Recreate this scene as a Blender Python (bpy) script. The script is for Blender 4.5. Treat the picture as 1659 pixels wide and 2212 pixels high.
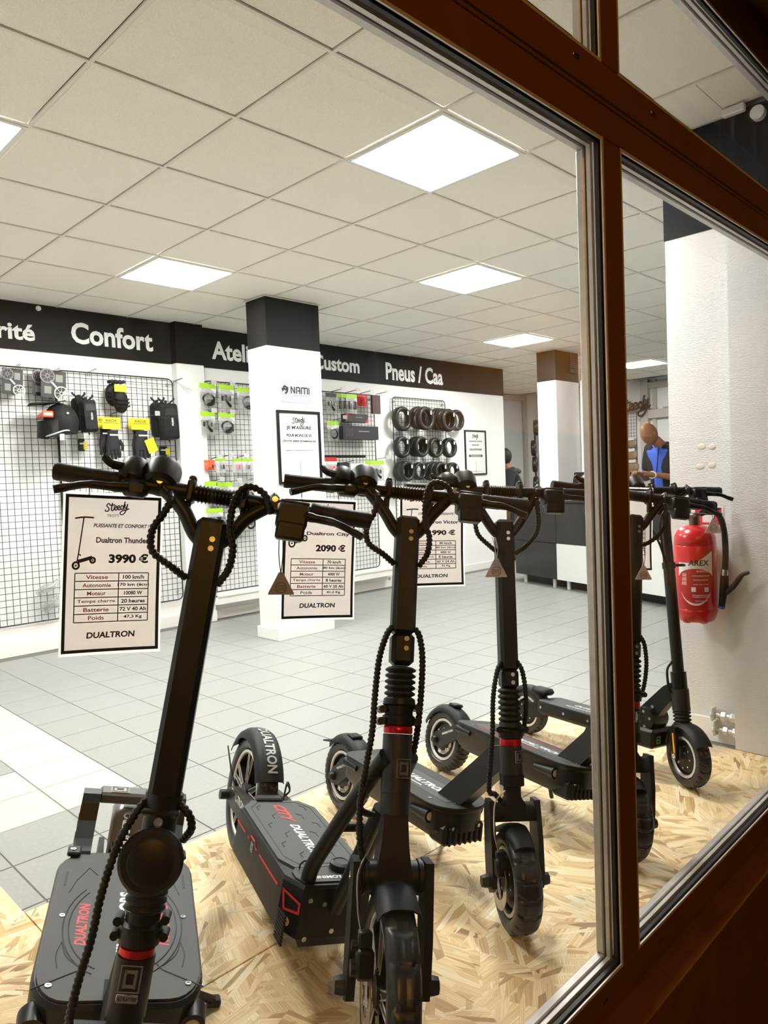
import bpy, bmesh, math, random
from mathutils import Vector, Matrix
random.seed(7)
D = bpy.data
for o in list(D.objects): D.objects.remove(o, do_unlink=True)
scene = bpy.context.scene
COL = scene.collection
PI = math.pi

# ------------------------------------------------------------------ camera
CAMH = 1.254                      # metres above the shop floor
YAW, PITCH, ROLL, FPX = math.radians(45.0), math.radians(2.470), math.radians(-2.194), 1557.06
fwd = Vector((math.sin(YAW)*math.cos(PITCH), math.cos(YAW)*math.cos(PITCH), -math.sin(PITCH)))
r0 = Vector((math.cos(YAW), -math.sin(YAW), 0)); u0 = r0.cross(fwd)
rgt = math.cos(ROLL)*r0 + math.sin(ROLL)*u0
upv = -math.sin(ROLL)*r0 + math.cos(ROLL)*u0
CAMP = Vector((0, 0, CAMH))
cam = D.cameras.new('camera'); camo = D.objects.new('camera', cam); COL.objects.link(camo)
camo.matrix_world = Matrix(((rgt.x, upv.x, -fwd.x, 0), (rgt.y, upv.y, -fwd.y, 0), (rgt.z, upv.z, -fwd.z, CAMH), (0, 0, 0, 1)))
cam.sensor_fit = 'HORIZONTAL'; cam.sensor_width = 36.0; cam.lens = 36.0*FPX/1659.0
cam.clip_start = 0.05; cam.clip_end = 200
scene.camera = camo

# ------------------------------------------------------------------ world, lamps outside, exposure
w = D.worlds.new('night'); scene.world = w; w.use_nodes = True
w.node_tree.nodes['Background'].inputs[0].default_value = (0.010, 0.012, 0.020, 1)
w.node_tree.nodes['Background'].inputs[1].default_value = 0.35
vs = scene.view_settings
vs.view_transform = 'Standard'; vs.look = 'None'; vs.gamma = 1.0; vs.use_curve_mapping = False
vs.exposure = 0.0
PANEL_POWER = 84.0                 # ceiling LED panels
def lamp(name, kind, loc, energy, col, size=0.3, target=None, spot=None):
    l = D.lights.new(name, kind); l.energy = energy; l.color = col
    if kind == 'AREA': l.size = size
    else: l.shadow_soft_size = size
    if spot: l.spot_size = spot; l.spot_blend = 0.5
    o = D.objects.new(name, l); COL.objects.link(o); o.location = loc
    if target is not None:
        o.rotation_euler = (Vector(target)-Vector(loc)).to_track_quat('-Z', 'Y').to_euler()
    return o
SODIUM = (1.0, 0.46, 0.06)
lamp('street_lamp_light', 'POINT', (-2.6, -3.6, 4.6), 430, SODIUM, 0.0)
lamp('street_lamp_light_far', 'SPOT', (17.5, -3.4, 6.6), 2300, SODIUM, 0.0, (17.5, -9.0, 0.6), 1.75)

# pixel -> place: a direction from the camera, the distance from the plane it touches
def ray(x, y):
    return rgt*((x-829.5)/FPX) + upv*(-(y-1106.0)/FPX) + fwd
def on_y(x, y, Y): d = ray(x, y); return CAMP + d*(Y/d.y)
def on_x(x, y, X): d = ray(x, y); return CAMP + d*(X/d.x)
def on_z(x, y, Z): d = ray(x, y); return CAMP + d*((Z-CAMH)/d.z)
def at_depth(x, y, t): return CAMP + ray(x, y)*t

# ------------------------------------------------------------------ materials
MATS = {}
def nt(m): return m.node_tree.nodes, m.node_tree.links
def mat(name, col, rough=0.5, metal=0.0, spec=0.5, emit=None, estr=0.0, coat=0.0, noise=None, bump=None, alpha=None):
    """noise=(scale, amount) darkens/lightens the colour, bump=(scale, strength)"""
    if name in MATS: return MATS[name]
    m = D.materials.new(name); m.use_nodes = True; N, L = nt(m)
    b = N['Principled BSDF']; b.inputs['Base Color'].default_value = (*col, 1)
    b.inputs['Roughness'].default_value = rough; b.inputs['Metallic'].default_value = metal
    b.inputs['Specular IOR Level'].default_value = spec
    if coat: b.inputs['Coat Weight'].default_value = coat
    if emit: b.inputs['Emission Color'].default_value = (*emit, 1); b.inputs['Emission Strength'].default_value = estr
    if alpha is not None: b.inputs['Alpha'].default_value = alpha
    tc = None
    if noise or bump:
        tc = N.new('ShaderNodeTexCoord')
    if noise:
        n = N.new('ShaderNodeTexNoise'); n.inputs['Scale'].default_value = noise[0]; n.inputs['Detail'].default_value = 4
        L.new(tc.outputs['Object'], n.inputs['Vector'])
        r = N.new('ShaderNodeMapRange'); r.inputs[1].default_value = 0.3; r.inputs[2].default_value = 0.7
        r.inputs[3].default_value = 1-noise[1]; r.inputs[4].default_value = 1+noise[1]
        L.new(n.outputs['Fac'], r.inputs[0])
        mx = N.new('ShaderNodeMix'); mx.data_type = 'RGBA'; mx.blend_type = 'MULTIPLY'; mx.inputs[0].default_value = 1
        mx.inputs[6].default_value = (*col, 1); L.new(r.outputs[0], mx.inputs[7]); L.new(mx.outputs[2], b.inputs['Base Color'])
    if bump:
        n2 = N.new('ShaderNodeTexNoise'); n2.inputs['Scale'].default_value = bump[0]; n2.inputs['Detail'].default_value = 3
        L.new(tc.outputs['Object'], n2.inputs['Vector'])
        bp = N.new('ShaderNodeBump'); bp.inputs['Strength'].default_value = bump[1]; bp.inputs['Distance'].default_value = 0.002
        L.new(n2.outputs['Fac'], bp.inputs['Height']); L.new(bp.outputs[0], b.inputs['Normal'])
    MATS[name] = m; return m

black = mat('black_satin', (0.0045, 0.0045, 0.0045), 0.42, 0, 0.35)
blackm = mat('black_matt', (0.008, 0.008, 0.008), 0.7, 0, 0.3, bump=(900, 0.15))
rubber = mat('black_rubber', (0.006, 0.006, 0.006), 0.55, 0, 0.35)
tyre_m = mat('tyre_rubber', (0.013, 0.013, 0.013), 0.36, 0, 0.5, noise=(60, 0.25))
deckgrey = mat('deck_grip_grey', (0.052, 0.054, 0.056), 0.62, 0, 0.5, bump=(1400, 0.25))
deckgreen = mat('deck_grip_slate', (0.048, 0.056, 0.055), 0.6, 0, 0.5, bump=(1400, 0.2))
gunmetal = mat('gunmetal_paint', (0.028, 0.027, 0.026), 0.45, 0.3, 0.5)
steel = mat('bright_steel', (0.62, 0.62, 0.60), 0.25, 1.0)
silver = mat('silver_paint', (0.62, 0.62, 0.60), 0.35, 0.3)
redan = mat('red_anodised', (0.55, 0.008, 0.015), 0.28, 0.6)
redp = mat('red_print', (0.62, 0.03, 0.03), 0.5)
whitep = mat('white_print', (0.75, 0.75, 0.74), 0.5)
blackp = mat('black_print', (0.012, 0.012, 0.012), 0.6)
amber = mat('amber_reflector', (0.95, 0.42, 0.01), 0.3)
lens_m = mat('yellowed_lens', (0.50, 0.46, 0.28), 0.25)
white_wall = mat('white_wall_paint', (0.86, 0.86, 0.85), 0.6, noise=(3, 0.02), bump=(240, 0.06))
white_gloss = mat('white_gloss_paint', (0.84, 0.84, 0.82), 0.4)
black_band = mat('black_wall_paint', (0.009, 0.0085, 0.0085), 0.6, 0, 0.2, noise=(14, 0.2))
letter_white = mat('white_lettering', (0.80, 0.80, 0.80), 0.5)
wire_m = mat('black_wire', (0.010, 0.010, 0.010), 0.4)
alu = mat('dull_aluminium', (0.58, 0.57, 0.54), 0.35, 0.35, noise=(40, 0.08))
gasket = mat('gasket_rubber', (0.012, 0.013, 0.012), 0.5)
brown_frame = mat('brown_frame_paint', (0.150, 0.055, 0.012), 0.5, 0, 0.3, noise=(4, 0.10))
brown_panel = mat('brown_panel_paint', (0.150, 0.055, 0.012), 0.6, 0, 0.3, noise=(9, 0.12))
paper = mat('white_paper', (0.80, 0.80, 0.79), 0.5)
def sheet_material(name, col, t):
    m = mat(name, col, 0.4, noise=(30, 0.05)); N, L = nt(m); tl = N.new('ShaderNodeBsdfTranslucent'); tl.inputs[0].default_value = (*col, 1)
    mx = N.new('ShaderNodeMixShader'); mx.inputs[0].default_value = t; L.new(N['Principled BSDF'].outputs[0], mx.inputs[1]); L.new(tl.outputs[0], mx.inputs[2]); L.new(mx.outputs[0], N['Material Output'].inputs['Surface']); return m
signpaper = sheet_material('backlit_paper', (0.92, 0.885, 0.87), 0.80)
pouch = sheet_material('laminate_film', (0.95, 0.95, 0.94), 0.9)
clearp = mat('clear_plastic', (0.85, 0.86, 0.86), 0.15, alpha=0.32)
fogp = mat('cloudy_plastic', (0.45, 0.46, 0.46), 0.2, alpha=0.38, noise=(25, 0.4))
lime = mat('lime_header', (0.42, 0.72, 0.03), 0.45)
yellow = mat('yellow_card', (0.85, 0.70, 0.02), 0.45)
redcard = mat('red_card', (0.62, 0.03, 0.03), 0.45)
orange = mat('orange_plastic', (0.75, 0.13, 0.05), 0.4)
fabric = mat('black_fabric', (0.014, 0.014, 0.015), 0.85, bump=(300, 0.3))
blackcard = mat('black_card', (0.020, 0.019, 0.021), 0.5)
greycard = mat('grey_print', (0.30, 0.29, 0.30), 0.5)

# ------------------------------------------------------------------ mesh helpers
def frame(origin, xa, ya):
    """matrix whose x,y axes are given and whose z is their cross product"""
    x = Vector(xa).normalized(); z = x.cross(Vector(ya)).normalized(); y = z.cross(x)
    o = Vector(origin)
    return Matrix(((x.x, y.x, z.x, o.x), (x.y, y.y, z.y, o.y), (x.z, y.z, z.z, o.z), (0, 0, 0, 1)))
class MB:
    def __init__(s, M=None): s.v = []; s.f = []; s.M = M
    def add(s, vs_, fs, M=None):
        n = len(s.v)
        for p in vs_:
            p = Vector(p)
            if M is not None: p = M @ p
            if s.M is not None: p = s.M @ p
            s.v.append(p)
        for f in fs: s.f.append([i+n for i in f])
        return s
    def box(s, c, sz, b=0.0, M=None):
        hx, hy, hz = sz[0]/2, sz[1]/2, sz[2]/2; c = Vector(c)
        b = min(b, hx*0.98, hy*0.98, hz*0.98)
        if b <= 0:
            vs_ = [c+Vector((x*hx, y*hy, z*hz)) for z in (-1, 1) for y in (-1, 1) for x in (-1, 1)]
            return s.add(vs_, [(0, 2, 3, 1), (4, 5, 7, 6), (0, 1, 5, 4), (2, 6, 7, 3), (0, 4, 6, 2), (1, 3, 7, 5)], M)
        vs_ = []; idx = {}
        for sx in (-1, 1):
            for sy in (-1, 1):
                for sz_ in (-1, 1):
                    for a in range(3):
                        q = [sx*(hx-b), sy*(hy-b), sz_*(hz-b)]; q[a] = (sx*hx, sy*hy, sz_*hz)[a]
                        idx[(sx, sy, sz_, a)] = len(vs_); vs_.append(c+Vector(q))
        fs = []
        S = (-1, 1)
        for t in S:
            fs.append([idx[(t, -1, -1, 0)], idx[(t, 1, -1, 0)], idx[(t, 1, 1, 0)], idx[(t, -1, 1, 0)]])
            fs.append([idx[(-1, t, -1, 1)], idx[(1, t, -1, 1)], idx[(1, t, 1, 1)], idx[(-1, t, 1, 1)]])
            fs.append([idx[(-1, -1, t, 2)], idx[(1, -1, t, 2)], idx[(1, 1, t, 2)], idx[(-1, 1, t, 2)]])
        for p in S:
            for q in S:
                fs.append([idx[(-1, p, q, 1)], idx[(1, p, q, 1)], idx[(1, p, q, 2)], idx[(-1, p, q, 2)]])
                fs.append([idx[(p, -1, q, 0)], idx[(p, 1, q, 0)], idx[(p, 1, q, 2)], idx[(p, -1, q, 2)]])
                fs.append([idx[(p, q, -1, 0)], idx[(p, q, 1, 0)], idx[(p, q, 1, 1)], idx[(p, q, -1, 1)]])
        for x in S:
            for y in S:
                for z in S: fs.append([idx[(x, y, z, 0)], idx[(x, y, z, 1)], idx[(x, y, z, 2)]])
        return s.add(vs_, fs, M)
    def cyl(s, p0, p1, r0_, r1_=None, n=16, M=None, cap=True):
        r1_ = r0_ if r1_ is None else r1_
        return s.tube([p0, p1], [r0_, r1_], n, M=M, cap=cap)
    def tube(s, pts, r, n=8, closed=False, M=None, cap=True):
        P = [Vector(p) for p in pts]; k = len(P)
        R_ = r if isinstance(r, (list, tuple)) else [r]*k
        T = []
        for i in range(k):
            if closed: t = P[(i+1) % k]-P[i-1]
            else: t = P[min(i+1, k-1)]-P[max(i-1, 0)]
            T.append(t.normalized() if t.length > 1e-9 else Vector((0, 0, 1)))
        a = T[0].orthogonal().normalized(); vs_ = []
        for i in range(k):
            if i:
                q = T[i-1].rotation_difference(T[i]); a = q @ a
                a = (a - T[i]*a.dot(T[i])).normalized()
            b = T[i].cross(a)
            for j in range(n):
                g = 2*PI*j/n; vs_.append(P[i] + (a*math.cos(g)+b*math.sin(g))*R_[i])
        fs = []
        for i in range(k if closed else k-1):
            i2 = (i+1) % k
            for j in range(n):
                fs.append([i*n+j, i*n+(j+1) % n, i2*n+(j+1) % n, i2*n+j])
        if cap and not closed:
            fs.append(list(range(n))[::-1]); fs.append(list(range((k-1)*n, k*n)))
        return s.add(vs_, fs, M)
    def lathe(s, prof, o, axis, n=24, M=None, closed=False):
        """prof: (radius, height along axis)"""
        o = Vector(o); z = Vector(axis).normalized(); a = z.orthogonal().normalized(); b = z.cross(a)
        vs_ = []; k = len(prof)
        for (r, h) in prof:
            for j in range(n):
                g = 2*PI*j/n; vs_.append(o + z*h + (a*math.cos(g)+b*math.sin(g))*max(r, 1e-5))
        fs = []
        for i in range(k if closed else k-1):
            i2 = (i+1) % k
            for j in range(n): fs.append([i*n+j, i*n+(j+1) % n, i2*n+(j+1) % n, i2*n+j])
        if not closed:
            if prof[0][0] > 1e-4: fs.append(list(range(n))[::-1])
            if prof[-1][0] > 1e-4: fs.append(list(range((k-1)*n, k*n)))
        return s.add(vs_, fs, M)
    def prism(s, poly, M, th, off=0.0):
        """2D polygon in M's xy plane, thick along z from off to off+th"""
        n = len(poly)
        vs_ = [(p[0], p[1], off) for p in poly]+[(p[0], p[1], off+th) for p in poly]
        fs = [list(range(n))[::-1], list(range(n, 2*n))]
        for i in range(n): fs.append([i, (i+1) % n, n+(i+1) % n, n+i])
        return s.add(vs_, fs, M)
    def sphere(s, c, r, n=16, m=10, M=None):
        rx, ry, rz = r if isinstance(r, (list, tuple)) else (r, r, r); c = Vector(c)
        vs_ = [c+Vector((0, 0, -rz))]
        for i in range(1, m):
            ph = -PI/2+PI*i/m
            for j in range(n):
                g = 2*PI*j/n; vs_.append(c+Vector((rx*math.cos(ph)*math.cos(g), ry*math.cos(ph)*math.sin(g), rz*math.sin(ph))))
        vs_.append(c+Vector((0, 0, rz))); fs = []
        for j in range(n): fs.append([0, 1+(j+1) % n, 1+j])
        for i in range(m-2):
            for j in range(n):
                a0 = 1+i*n; fs.append([a0+j, a0+(j+1) % n, a0+n+(j+1) % n, a0+n+j])
        last = len(vs_)-1; a0 = 1+(m-2)*n
        for j in range(n): fs.append([a0+j, a0+(j+1) % n, last])
        return s.add(vs_, fs, M)
    def loft(s, secs, M=None, cap=True):
        """list of equal-length rings"""
        n = len(secs[0]); vs_ = [p for q in secs for p in q]; fs = []
        for i in range(len(secs)-1):
            for j in range(n): fs.append([i*n+j, i*n+(j+1) % n, (i+1)*n+(j+1) % n, (i+1)*n+j])
        if cap: fs.append(list(range(n))[::-1]); fs.append(list(range((len(secs)-1)*n, len(secs)*n)))
        return s.add(vs_, fs, M)
    def mesh(s, name, smooth=True, angle=0.7):
        me = D.meshes.new(name); me.from_pydata([tuple(v) for v in s.v], [], s.f)
        bm = bmesh.new(); bm.from_mesh(me); bmesh.ops.recalc_face_normals(bm, faces=bm.faces); bm.to_mesh(me); bm.free()
        if smooth:
            me.polygons.foreach_set('use_smooth', [True]*len(me.polygons)); me.set_sharp_from_angle(angle=angle)
        return me
    def build(s, name, material, parent=None, smooth=True, angle=0.7):
        me = s.mesh(name, smooth, angle); me.materials.append(material)
        return link(name, me, parent)
def link(name, me, parent=None):
    o = D.objects.new(name, me); COL.objects.link(o)
    if parent is not None: o.parent = parent
    return o
def tag(o, label, cat, group=None):
    o['label'] = label; o['category'] = cat
    if group: o['group'] = group
    return o
def thing(name, label, cat, M=None, group=None):
    o = D.objects.new(name, None); COL.objects.link(o); o.empty_display_size = 0.05
    if M is not None: o.matrix_world = M
    return tag(o, label, cat, group)
def struct(o): o['kind'] = 'structure'; return o
def part_label(o, l): o['label'] = l; return o
I4 = Matrix.Identity(4)
TX = {}
def text_mesh(s, bold=0.0, shear=0.0):
    key = (s, bold, shear)
    if key in TX: return TX[key]
    c = D.curves.new('t', 'FONT'); c.body = s; c.size = 1; c.offset = bold; c.shear = shear; c.resolution_u = 3; c.fill_mode = 'FRONT'
    o = D.objects.new('t', c); COL.objects.link(o)
    dg = bpy.context.evaluated_depsgraph_get(); me = D.meshes.new_from_object(o.evaluated_get(dg))
    vs_ = [v.co.copy() for v in me.vertices]; fs = [list(p.vertices) for p in me.polygons]
    D.objects.remove(o); D.curves.remove(c); D.meshes.remove(me)
    x0 = min(v.x for v in vs_); x1 = max(v.x for v in vs_); y0 = min(v.y for v in vs_); y1 = max(v.y for v in vs_)
    TX[key] = (vs_, fs, x0, x1, y0, y1); return TX[key]
def put_text(mb, s, cx, cy, W, H, M, bold=0.0, shear=0.0, th=0.0, bend=None):
    """flat letters fitted to W x H around cx, cy in M's xy plane; H None keeps the font's proportion"""
    vs_, fs, x0, x1, y0, y1 = text_mesh(s, bold, shear)
    sx = W/(x1-x0); sy = sx if H is None else H/(y1-y0)
    out = []
    for v in vs_:
        x = (v.x-(x0+x1)/2)*sx+cx; y = (v.y-(y0+y1)/2)*sy+cy
        p = (x, y, th)
        if bend: p = bend(x, y, th)
        out.append(p)
    mb.add(out, fs, M)
def lettering(s, W, H, M, material, parent, name='lettering', bold=0.0, shear=0.0, th=0.0006):
    mb = MB(); put_text(mb, s, 0, 0, W, H, M, bold, shear, th)
    return mb.build(name, material, parent, smooth=False)
def line(mb, p, q, wd, M, th=0.0006):
    p = Vector((p[0], p[1])); q = Vector((q[0], q[1])); d = (q-p).normalized()*wd/2; n = Vector((-d.y, d.x))
    mb.add([(*(p-d+n), th), (*(p-d-n), th), (*(q+d-n), th), (*(q+d+n), th)], [(0, 1, 2, 3)], M)
def catmull(pts, k=8):
    P = [Vector(p) for p in pts]; P = [2*P[0]-P[1]]+P+[2*P[-1]-P[-2]]; out = []
    for i in range(1, len(P)-2):
        a, b, c, d = P[i-1], P[i], P[i+1], P[i+2]
        for j in range(k):
            t = j/k; out.append(0.5*((2*b)+(c-a)*t+(2*a-5*b+4*c-d)*t*t+(3*b-a-3*c+d)*t**3))
    out.append(P[-2]); return out
def ribbon(mb, pts, wd, M, th=0.0006, k=6):
    """flat brush stroke through 2D points"""
    P = catmull([(p[0], p[1], 0) for p in pts], k); n = len(P); vs_ = []
    for i in range(n):
        t = (P[min(i+1, n-1)]-P[max(i-1, 0)]); t = t.normalized() if t.length else Vector((1, 0, 0))
        q = Vector((-t.y, t.x, 0))*wd/2
        vs_ += [(P[i].x+q.x, P[i].y+q.y, th), (P[i].x-q.x, P[i].y-q.y, th)]
    mb.add(vs_, [(2*i, 2*i+1, 2*i+3, 2*i+2) for i in range(n-1)], M)
# handwritten logo strokes in a 1 x 0.6 box
SCRIPT = [
    [(.20, .44), (.17, .52), (.09, .50), (.06, .42), (.12, .35), (.16, .27), (.10, .19), (.01, .20), (.0, .26)],
    [(.30, .56), (.26, .38), (.26, .24), (.33, .24), (.38, .33)], [(.20, .45), (.30, .46), (.40, .49)],
    [(.38, .33), (.45, .36), (.45, .43), (.39, .42), (.38, .31), (.44, .25), (.51, .31)],
    [(.51, .33), (.58, .37), (.58, .44), (.52, .43), (.51, .32), (.57, .26), (.64, .32)],
    [(.75, .42), (.69, .46), (.64, .38), (.66, .29), (.72, .31), (.77, .42), (.82, .64)], [(.77, .42), (.75, .32), (.80, .30)],
    [(.83, .52), (.81, .38), (.87, .36), (.93, .52)], [(.93, .54), (.88, .30), (.78, .10), (.66, .06), (.62, .14), (.72, .23), (.90, .28), (1.0, .34)]]
def script_logo(mb, cx, cy, W, M, wd=0.045, th=0.0006):
    for s in SCRIPT: ribbon(mb, [(cx+(p[0]-.5)*W, cy+(p[1]-.33)*W) for p in s], wd*W, M, th)
def wall_frame(p):       # on the back wall: x to the right, y up, z out of the wall towards the street
    return frame(p, (1, 0, 0), (0, 0, 1))
# ================================================================== structure
CEIL = 2.757
XL, XF, YB, YF2, XE = -1.6, 11.65, 6.0, 7.78, 8.46     # left wall, far wall, back wall, far back wall, end of the back wall
def osb_material():
    m = D.materials.new('osb_board'); m.use_nodes = True; N, L = nt(m); b = N['Principled BSDF']
    tc = N.new('ShaderNodeTexCoord'); O = tc.outputs['Object']
    def flakes(seed, cell, sx, sy):
        mp = N.new('ShaderNodeMapping'); mp.inputs['Location'].default_value = (seed, seed*1.7, 0); L.new(O, mp.inputs['Vector'])
        wv = N.new('ShaderNodeTexNoise'); wv.inputs['Scale'].default_value = 6; L.new(mp.outputs[0], wv.inputs['Vector'])
        ad = N.new('ShaderNodeVectorMath'); ad.operation = 'MULTIPLY_ADD'
        L.new(wv.outputs['Color'], ad.inputs[0]); ad.inputs[1].default_value = (0.02, 0.02, 0); L.new(mp.outputs[0], ad.inputs[2])
        v = N.new('ShaderNodeTexVoronoi'); v.voronoi_dimensions = '2D'; v.inputs['Scale'].default_value = cell; L.new(ad.outputs[0], v.inputs['Vector'])
        sp = N.new('ShaderNodeSeparateColor'); L.new(v.outputs['Color'], sp.inputs[0])
        an = N.new('ShaderNodeMath'); an.operation = 'MULTIPLY'; an.inputs[1].default_value = 3.1; L.new(sp.outputs[0], an.inputs[0])
        vr = N.new('ShaderNodeVectorRotate'); vr.rotation_type = 'Z_AXIS'; L.new(mp.outputs[0], vr.inputs['Vector']); L.new(an.outputs[0], vr.inputs['Angle'])
        ms = N.new('ShaderNodeVectorMath'); ms.operation = 'MULTIPLY'; ms.inputs[1].default_value = (sx, sy, 1); L.new(vr.outputs[0], ms.inputs[0])
        v2 = N.new('ShaderNodeTexVoronoi'); v2.voronoi_dimensions = '2D'; v2.inputs['Scale'].default_value = 1; L.new(ms.outputs[0], v2.inputs['Vector'])
        s2 = N.new('ShaderNodeSeparateColor'); L.new(v2.outputs['Color'], s2.inputs[0])
        mg = N.new('ShaderNodeVectorMath'); mg.operation = 'MULTIPLY'; mg.inputs[1].default_value = (sx*.5, sy*9, 1); L.new(vr.outputs[0], mg.inputs[0])
        g = N.new('ShaderNodeTexNoise'); g.inputs['Scale'].default_value = 1; g.inputs['Detail'].default_value = 3; L.new(mg.outputs[0], g.inputs['Vector'])
        return s2, g
    a, ga = flakes(0.3, 5.0, 7, 42); c, gc = flakes(5.1, 8, 9, 70)
    sel = N.new('ShaderNodeMath'); sel.operation = 'GREATER_THAN'; sel.inputs[1].default_value = 0.52; L.new(c.outputs[1], sel.inputs[0])
    def pick(x, y):
        mx = N.new('ShaderNodeMix'); mx.data_type = 'FLOAT'; L.new(sel.outputs[0], mx.inputs[0]); L.new(x, mx.inputs[2]); L.new(y, mx.inputs[3]); return mx.outputs[0]
    tone = pick(a.outputs[0], c.outputs[0]); grain = pick(ga.outputs['Fac'], gc.outputs['Fac'])
    rp = N.new('ShaderNodeValToRGB'); L.new(tone, rp.inputs[0]); e = rp.color_ramp.elements
    e[0].position = 0.0; e[0].color = (0.34, 0.21, 0.09, 1); e[1].position = 1.0; e[1].color = (0.92, 0.79, 0.53, 1)
    for ps, cl in ((0.06, (0.56, 0.37, 0.16, 1)), (0.25, (0.76, 0.56, 0.29, 1)), (0.70, (0.85, 0.67, 0.38, 1))):
        k = e.new(ps); k.color = cl
    gr = N.new('ShaderNodeMapRange'); gr.inputs[1].default_value = 0.35; gr.inputs[2].default_value = 0.65; gr.inputs[3].default_value = 0.74; gr.inputs[4].default_value = 1.12
    L.new(grain, gr.inputs[0])
    big = N.new('ShaderNodeTexNoise'); big.inputs['Scale'].default_value = 2.6; big.inputs['Detail'].default_value = 5; L.new(O, big.inputs['Vector'])
    br = N.new('ShaderNodeMapRange'); br.inputs[1].default_value = 0.60; br.inputs[2].default_value = 0.74; br.inputs[3].default_value = 0; br.inputs[4].default_value = 0.6; L.new(big.outputs['Fac'], br.inputs[0])
    mx = N.new('ShaderNodeMix'); mx.data_type = 'RGBA'; mx.blend_type = 'MULTIPLY'; mx.inputs[0].default_value = 1; L.new(rp.outputs[0], mx.inputs[6]); L.new(gr.outputs[0], mx.inputs[7])
    dirt = N.new('ShaderNodeMix'); dirt.data_type = 'RGBA'; L.new(br.outputs[0], dirt.inputs[0]); L.new(mx.outputs[2], dirt.inputs[6]); dirt.inputs[7].default_value = (0.30, 0.275, 0.235, 1)
    L.new(dirt.outputs[2], b.inputs['Base Color']); b.inputs['Roughness'].default_value = 0.6
    bp = N.new('ShaderNodeBump'); bp.inputs['Strength'].default_value = 0.25; bp.inputs['Distance'].default_value = 0.001; L.new(tone, bp.inputs['Height']); L.new(bp.outputs[0], b.inputs['Normal'])
    return m
osb_m = osb_material()
def glass_material():
    m = D.materials.new('window_glass'); m.use_nodes = True; N, L = nt(m); N.remove(N['Principled BSDF']); out = N['Material Output']
    lw = N.new('ShaderNodeLayerWeight'); lw.inputs['Blend'].default_value = 0.5
    pw = N.new('ShaderNodeMath'); pw.operation = 'POWER'; pw.inputs[1].default_value = 5.0; L.new(lw.outputs['Facing'], pw.inputs[0])
    fr = N.new('ShaderNodeMapRange'); fr.inputs[3].default_value = 0.045; fr.inputs[4].default_value = 1.0; L.new(pw.outputs[0], fr.inputs[0])
    tr = N.new('ShaderNodeBsdfTransparent'); tr.inputs[0].default_value = (0.985, 0.99, 0.985, 1)
    gl = N.new('ShaderNodeBsdfGlossy'); gl.inputs['Roughness'].default_value = 0.004
    mx = N.new('ShaderNodeMixShader'); L.new(fr.outputs[0], mx.inputs[0]); L.new(tr.outputs[0], mx.inputs[1]); L.new(gl.outputs[0], mx.inputs[2])
    # fine vertical cleaning streaks: a thin dusty film
    tc = N.new('ShaderNodeTexCoord'); mp = N.new('ShaderNodeMapping'); mp.inputs['Scale'].default_value = (34, 1, 1.6); L.new(tc.outputs['Object'], mp.inputs['Vector'])
    ns = N.new('ShaderNodeTexNoise'); ns.inputs['Scale'].default_value = 1.0; ns.inputs['Detail'].default_value = 5; L.new(mp.outputs[0], ns.inputs['Vector'])
    rg = N.new('ShaderNodeMapRange'); rg.inputs[1].default_value = 0.56; rg.inputs[2].default_value = 0.82; rg.inputs[3].default_value = 0.0; rg.inputs[4].default_value = 0.012; L.new(ns.outputs['Fac'], rg.inputs[0])
    tl = N.new('ShaderNodeBsdfTranslucent'); tl.inputs[0].default_value = (0.8, 0.8, 0.8, 1)
    m2 = N.new('ShaderNodeMixShader'); L.new(rg.outputs[0], m2.inputs[0]); L.new(mx.outputs[0], m2.inputs[1]); L.new(tl.outputs[0], m2.inputs[2])
    L.new(m2.outputs[0], out.inputs['Surface']); return m
glass_m = glass_material()
def wallpaper_material():
    m = D.materials.new('woven_wallpaper'); m.use_nodes = True; N, L = nt(m); b = N['Principled BSDF']
    b.inputs['Base Color'].default_value = (0.70, 0.705, 0.70, 1); b.inputs['Roughness'].default_value = 0.55
    tc = N.new('ShaderNodeTexCoord'); mp = N.new('ShaderNodeMapping'); mp.inputs['Scale'].default_value = (1, 110, 210); L.new(tc.outputs['Object'], mp.inputs['Vector'])
    n = N.new('ShaderNodeTexNoise'); n.inputs['Scale'].default_value = 1; n.inputs['Detail'].default_value = 2; L.new(mp.outputs[0], n.inputs['Vector'])
    bp = N.new('ShaderNodeBump'); bp.inputs['Strength'].default_value = 0.8; bp.inputs['Distance'].default_value = 0.003; L.new(n.outputs['Fac'], bp.inputs['Height']); L.new(bp.outputs[0], b.inputs['Normal'])
    return m
wallpaper = wallpaper_material()
ceil_tile_m = mat('ceiling_tile_fibre', (0.90, 0.87, 0.79), 0.9, 0, 0.2, noise=(260, 0.10), bump=(320, 0.5))
ceil_bar_m = mat('ceiling_grid_bar', (0.80, 0.765, 0.69), 0.5)
grout = mat('floor_grout', (0.16, 0.155, 0.14), 0.8)
tile_grey = mat('grey_floor_tile', (0.295, 0.300, 0.287), 0.42, 0, 0.45, noise=(70, 0.06))
tile_cream = mat('cream_floor_tile', (0.54, 0.515, 0.45), 0.42, 0, 0.45, noise=(70, 0.04))
lightm = mat('led_diffuser', (1, 1, 1), 0.5, emit=(1.0, 0.985, 0.945), estr=PANEL_POWER)
facade_m = mat('facade_plaster', (0.62, 0.50, 0.36), 0.8, noise=(2, 0.12))
asphalt = mat('asphalt', (0.08, 0.077, 0.074), 0.9, noise=(30, 0.2))

def slab(name, lo, hi, m, parent=None, b=0.0):
    lo, hi = Vector(lo), Vector(hi)
    return MB().box((lo+hi)/2, hi-lo, b).build(name, m, parent, smooth=False)

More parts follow.
